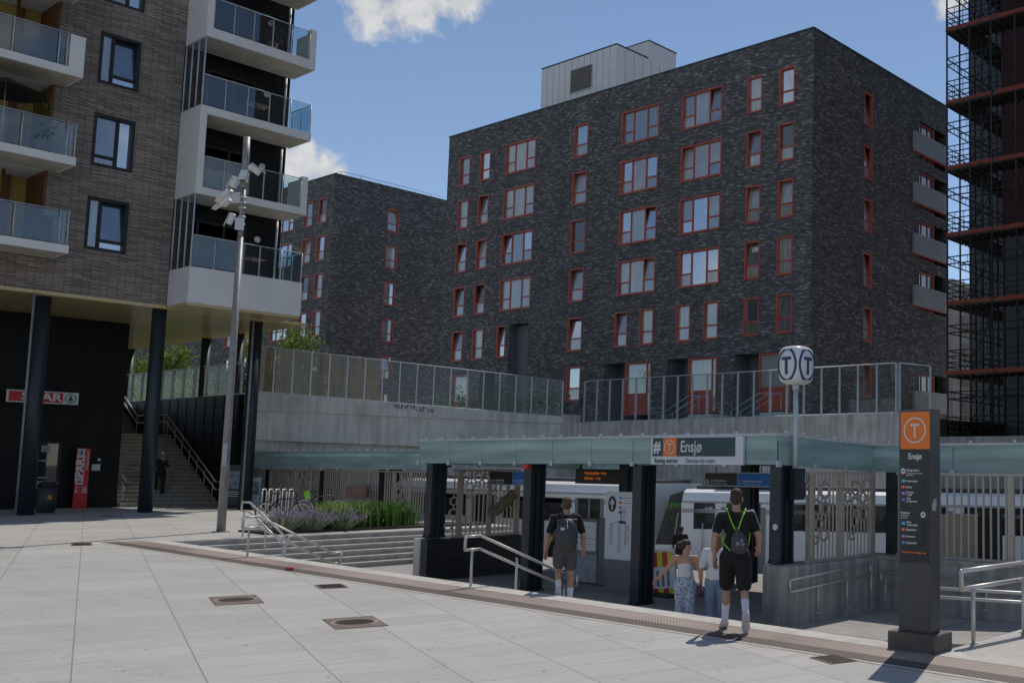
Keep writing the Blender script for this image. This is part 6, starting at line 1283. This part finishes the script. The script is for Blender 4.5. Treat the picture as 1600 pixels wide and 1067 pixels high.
def feet(g, shoe, sock=None, sock_to=.5, sole=None):
    J, k, t = g['J'], g['k'], g['t']
    for s in 'LR':
        a, o = J['an' + s], J['to' + s]; f = (o - a).normalized(); dn = (V(0, 0, -1) - f * V(0, 0, -1).dot(f)).normalized(); lat = f.cross(dn); R3 = Matrix((lat, f, -dn)).transposed()
        c = a.lerp(o, .50)
        sh = blob('shoe', [('e', c + dn * .012 * k - f * .085 * k, (.052 * k, .075 * k, .056 * k), R3), ('e', c + dn * .016 * k + f * .05 * k, (.054 * k, .105 * k, .046 * k), R3), ('e', c + dn * .014 * k, (.050 * k, .115 * k, .048 * k), R3), ('c', a + dn * .01, .050 * k, c - f * .05 * k, .050 * k)], shoe, t, .008, 2)
        if sole: so_ = blob('sole', [('e', c + dn * .055 * k + f * .045 * k, (.050 * k, .095 * k, .012 * k), R3), ('e', c + dn * .055 * k - f * .075 * k, (.043 * k, .070 * k, .012 * k), R3)], sole, sh, .006, 1)
        if sock: e = J['kn' + s].lerp(a, 1 - sock_to); blob('sock', [('c', a, .043 * k, e.lerp(a, .5), .044 * k), ('c', e.lerp(a, .5), .044 * k, e, .053 * k)], sock, t, .008, 2)
def at_local(g, p): return p
def facing(p, off=0): return math.atan2(-(p[0]), p[1]) + off
# the tall man walking in, on the tactile strip
pm = at_z(1147, 984, -.085); hm_ = at_t(1146, 765, pm.y).z - pm.z
gm = person('tall man in black T-shirt and shorts with a drawstring bag, walking over the tactile strip', (pm.x, pm.y, -.085), facing(pm), dict(hpL=(-.095, .02, .905), knL=(-.105, .13, .51), anL=(-.12, .13, .085), toL=(-.145, .305, .03), hpR=(.085, -.02, .925), knR=(.12, .0, .50), anR=(.14, -.31, .235), toR=(.145, -.215, .05), shL=(-.188, -.035, 1.415), shR=(.182, .02, 1.43), elL=(-.27, -.10, 1.14), wrL=(-.265, .02, .905), elR=(.29, -.02, 1.16), wrR=(.295, .17, 1.02), nck=(0, .0, 1.475), hd=(.0, .035, 1.635)), hm_, skin=M_skin, heady=R_(-4), headp=R_(-6), hairstyle='short', hair=M_hair)
shirt(gm, M_cblack, .62); trousers(gm, M_cblack, .86, .112, .100); feet(gm, M_shoew, M_sock, .52, M_sole)
k = gm['k']; Jm = gm['J']
for s, sx in (('L', -1), ('R', 1)):
    blob('sleeve_stripe', [('c', Jm['nck'] + V(sx * .10, -.015, -.012) * k, .022 * k, Jm['sh' + s] + V(sx * .025, 0, .045) * k, .030 * k), ('c', Jm['sh' + s] + V(sx * .028, 0, .04) * k, .030 * k, Jm['sh' + s].lerp(Jm['el' + s], .60) + V(sx * .042, 0, 0) * k, .026 * k)], simple('stripe_white', (.42, .43, .50), .8, var=.05), gm['t'], .008, 2)
bg_ = thing('drawstring_bag', 'black drawstring bag with neon green cords on the back of the tall man', 'bag', (pm.x, pm.y, .9), facing(pm)); zo = .9 + .085
def bl(x, y, z): return V(x, y, z) * k - V(0, 0, zo)
blob('sack', [('e', bl(.035, -.155, 1.12), (.095 * k, .050 * k, .13 * k)), ('e', bl(.05, -.165, 1.05), (.115 * k, .060 * k, .10 * k)), ('c', bl(.02, -.14, 1.2), .05 * k, bl(.01, -.14, 1.27), .03 * k)], M_pack, bg_, .01, 3)
for sx in (-1, 1):
    q = MB(); q.tube([bl(.01 + sx * .02, -.165, 1.26), bl(sx * .06, -.142, 1.36), bl(sx * .105, -.085, 1.475), bl(sx * .12, -.01, 1.515), bl(sx * .13, .08, 1.46)], .0085 * k, 6); obj('cord', q, M_neon, bg_, local=True)
    q = MB(); q.tube([bl(.04 + sx * .105, -.17, 1.0), bl(sx * .165, -.10, 1.10), bl(sx * .185, -.02, 1.22)], .008 * k, 6); obj('cord', q, M_neon, bg_, local=True)
q = MB(); pts = [(-.035, 1.05), (-.02, 1.13), (.0, 1.06), (.025, 1.10), (.05, 1.18), (.07, 1.12), (.06, 1.06), (.10, 1.10)]
for (a, b), (c, d) in zip(pts, pts[1:]): q.cone(bl(a * .8 + .035, -.222, 1.06 + (b - 1.05) * .7), .0028, bl(c * .8 + .035, -.222, 1.06 + (d - 1.05) * .7), .0028, 5)
obj('print', q, M_signw, bg_, local=True)
# the man with the backpack, stepping down
pl2 = at_t(880, 955, 11.55); zb = FL + .36; pl2 = V(pl2.x, 11.55, zb); hl_ = (at_t(885, 778, 11.6).z - zb)
gl_ = person('man in grey shorts with a black roll-top backpack, stepping down beside the steel handrail', pl2, facing(pl2, R_(4)), dict(hpL=(-.09, -.01, .925), knL=(-.10, .06, .55), anL=(-.10, -.19, .27), toL=(-.105, -.08, .12), knR=(.105, .05, .50), anR=(.10, .0, .085), elL=(-.29, -.05, 1.13), wrL=(-.315, .05, .90), elR=(.285, -.04, 1.13), wrR=(.30, .06, .90)), hl_, skin=M_skin2, hairstyle='fade', hair=simple('hair_sandy', (.085, .055, .035), .8, var=.4, scale=60))
shirt(gl_, M_cblack, .72); trousers(gl_, M_cgrey, .66, .112, .102); feet(gl_, M_shoew, M_sock, .42, M_sole)
k = gl_['k']; bk = thing('backpack', 'black roll-top backpack worn by the man in grey shorts', 'backpack', (pl2.x, pl2.y, zb + .9), facing(pl2, R_(4))); zo = .9
blob('sack', [('e', bl(0, -.20, 1.17), (.185 * k, .12 * k, .26 * k)), ('e', bl(.0, -.215, 1.05), (.18 * k, .125 * k, .16 * k)), ('c', bl(-.12, -.19, 1.02), .06 * k, bl(.12, -.19, 1.02), .06 * k), ('c', bl(-.12, -.17, 1.33), .055 * k, bl(.12, -.17, 1.33), .055 * k)], M_pack, bk, .011, 3)
blob('roll_top', [('c', bl(-.15, -.17, 1.40), .026 * k, bl(-.02, -.195, 1.385), .035 * k), ('c', bl(.02, -.195, 1.385), .035 * k, bl(.15, -.17, 1.40), .026 * k)], M_pack, bk, .01, 2)
for sx in (-1, 1): blob('strap', [('c', bl(sx * .045, -.135, 1.40), .018 * k, bl(sx * .095, -.075, 1.50), .020 * k), ('c', bl(sx * .095, -.075, 1.50), .020 * k, bl(sx * .115, .03, 1.49), .020 * k), ('c', bl(sx * .115, .03, 1.49), .02 * k, bl(sx * .14, .10, 1.32), .018 * k)], M_pack, bk, .009, 2)
q = MB(); q.box(-.11 * k, -.045 * k, -.335 * k, -.322 * k, 1.245 * k - zo, 1.285 * k - zo); obj('label', q, simple('label_blue', (.45, .55, .68), .6), bk, local=True)
q = MB(); q.tube([bl(0, -.245, 1.40), bl(.0, -.305, 1.33), bl(.0, -.325, 1.27)], .006, 5); obj('buckle', q, M_galv, bk, local=True)
# the girl with the bun
pg = at_t(1069, 977, 12.42); pg.z = FL; hg = at_t(1066, 848, pg.y).z - FL + .05
gg = person('girl with a bun in a white strapless top and blue patterned trousers, arm held out', (pg.x, pg.y, FL), facing(pg, R_(-6)), dict(elL=(-.33, .02, 1.19), wrL=(-.475, .10, 1.02), elR=(.265, -.04, 1.15), wrR=(.27, .0, .90), shL=(-.165, -.01, 1.42), shR=(.165, -.01, 1.42), knL=(-.08, .05, .50), knR=(.09, -.01, .49), anR=(.09, -.14, .11)), hg, skin=simple('skin_warm', (.46, .25, .16), .55, var=.06, scale=9), heady=R_(-62), hair=M_hair2, hairstyle='bun')
shirt(gg, M_cwhite, strapless=True, name='top'); trousers(gg, M_print, 1.85, .108, .090, 'trousers'); feet(gg, M_shoew)
gg['t'].scale = (1.12, 1.12, 1.0); k = gg['k']; hb_ = thing('shoulder_bag', 'light blue shoulder bag hanging at the right hip of the girl with the bun', 'bag', (pg.x, pg.y, FL + .8), facing(pg, R_(-6))); zo = .8
blob('pouch', [('e', bl(.215, -.03, .86), (.045 * k, .10 * k, .12 * k)), ('e', bl(.215, -.03, .78), (.045 * k, .095 * k, .07 * k))], M_denim, hb_, .01, 2)
q = MB(); q.tube([bl(.20, -.10, .92), bl(.135, -.125, 1.2), bl(.11, -.10, 1.40), bl(.115, -.01, 1.475), bl(.12, .08, 1.40)], .011, 6); obj('strap', q, M_denim, hb_, local=True)
# friend half hidden behind the tall man
pf_ = at_t(1117, 975, 12.6); pf_.z = FL; hf_ = at_t(1120, 832, pf_.y).z - FL
gf = person('young person in white T-shirt and jeans, half hidden behind the tall man', (pf_.x, pf_.y, FL), facing(pf_), dict(elL=(-.26, -.02, 1.13), wrL=(-.265, .04, .90)), hf_, hairstyle='long', hair=simple('hair_blond', (.16, .085, .04), .7, var=.3, scale=60))
shirt(gf, M_cwhite, .8, .90, loose=.02); trousers(gf, M_denim, 1.9, .108, .085, 'jeans'); feet(gf, M_shoew)
Rf = Matrix.Rotation(facing(pf_), 3, 'Z'); hp_ = pf_ + Rf @ (gf['J']['wrL'] + V(-.01, .02, -.11)); bo = thing('water_bottle', 'purple water bottle held by the young person in white behind the tall man', 'bottle', hp_); q = MB(); q.cyl((hp_.x, hp_.y, hp_.z - .13), (hp_.x, hp_.y, hp_.z + .05), .036, 14); obj('bottle', q, simple('bottle_purple', (.12, .025, .13), .4), bo); q = MB(); q.cyl((hp_.x, hp_.y, hp_.z + .05), (hp_.x, hp_.y, hp_.z + .085), .025, 12); obj('cap', q, M_black, bo)
# person in black on the platform
pk_ = at_t(1064, 822, 22.2); hk = pk_.z + 1.2
gk = person('person in black with dark curly hair waiting on the platform in front of the train', (pk_.x, 22.2, -1.2), facing(pk_, R_(-12)), {}, hk, skin=simple('skin_dark', (.12, .065, .04), .55), hair=M_black, hairstyle='short')
shirt(gk, M_cblack, .9, loose=.02); trousers(gk, M_cblack, 1.95, .11, .085, 'trousers'); feet(gk, M_black)
# person in grey seated behind the man with the backpack
ps_ = at_t(862, 872, 20.6); gs = person('person in grey top on the platform, half hidden behind the man with the backpack', (ps_.x, 20.6, -1.2), facing(ps_, R_(80)), {}, 1.72, hair=M_black, hairstyle='short')
shirt(gs, M_cgrey, .9, loose=.02); trousers(gs, M_cblack, 1.95, .11, .08, 'trousers'); feet(gs, M_shoew)
# person climbing the stairs by the supermarket
sx_ = -47.35; pt = at_s(249, 772, sx_); zz = .15 + .1605 * (int((ST0 - sx_) / .279) + 1); gst = person('person in black carrying a brown bag, climbing the stairs behind the dark column', (sx_, pt.y, zz), R_(90), dict(knL=(-.10, .14, .62), anL=(-.10, .22, .25), toL=(-.10, .40, .20)), 1.72, hair=simple('hair_grey', (.16, .15, .15), .8), hairstyle='short')
shirt(gst, M_cblack, .9, loose=.01); trousers(gst, M_cblack, 1.95, .11, .08, 'trousers'); feet(gst, M_black)
w_ = V(sx_, pt.y, zz) + Matrix.Rotation(R_(90), 3, 'Z') @ (gst['J']['wrR'] + V(0, .02, -.12)); hbag = thing('handbag', 'brown handbag held by the person climbing the stairs', 'bag', w_); q = MB(); q.bbox(w_.x - .16, w_.x + .16, w_.y - .06, w_.y + .06, w_.z - .30, w_.z - .04, .03, 2); obj('pouch', q, simple('bag_brown', (.30, .14, .08), .6), hbag); q = MB(); q.tube([(w_.x - .1, w_.y, w_.z - .05), (w_.x, w_.y, w_.z + .06), (w_.x + .1, w_.y, w_.z - .05)], .01, 5); obj('strap', q, simple('bag_brown', (.30, .14, .08)), hbag)
for t in (gm, gl_, gg, gf, gk, gs, gst): pass
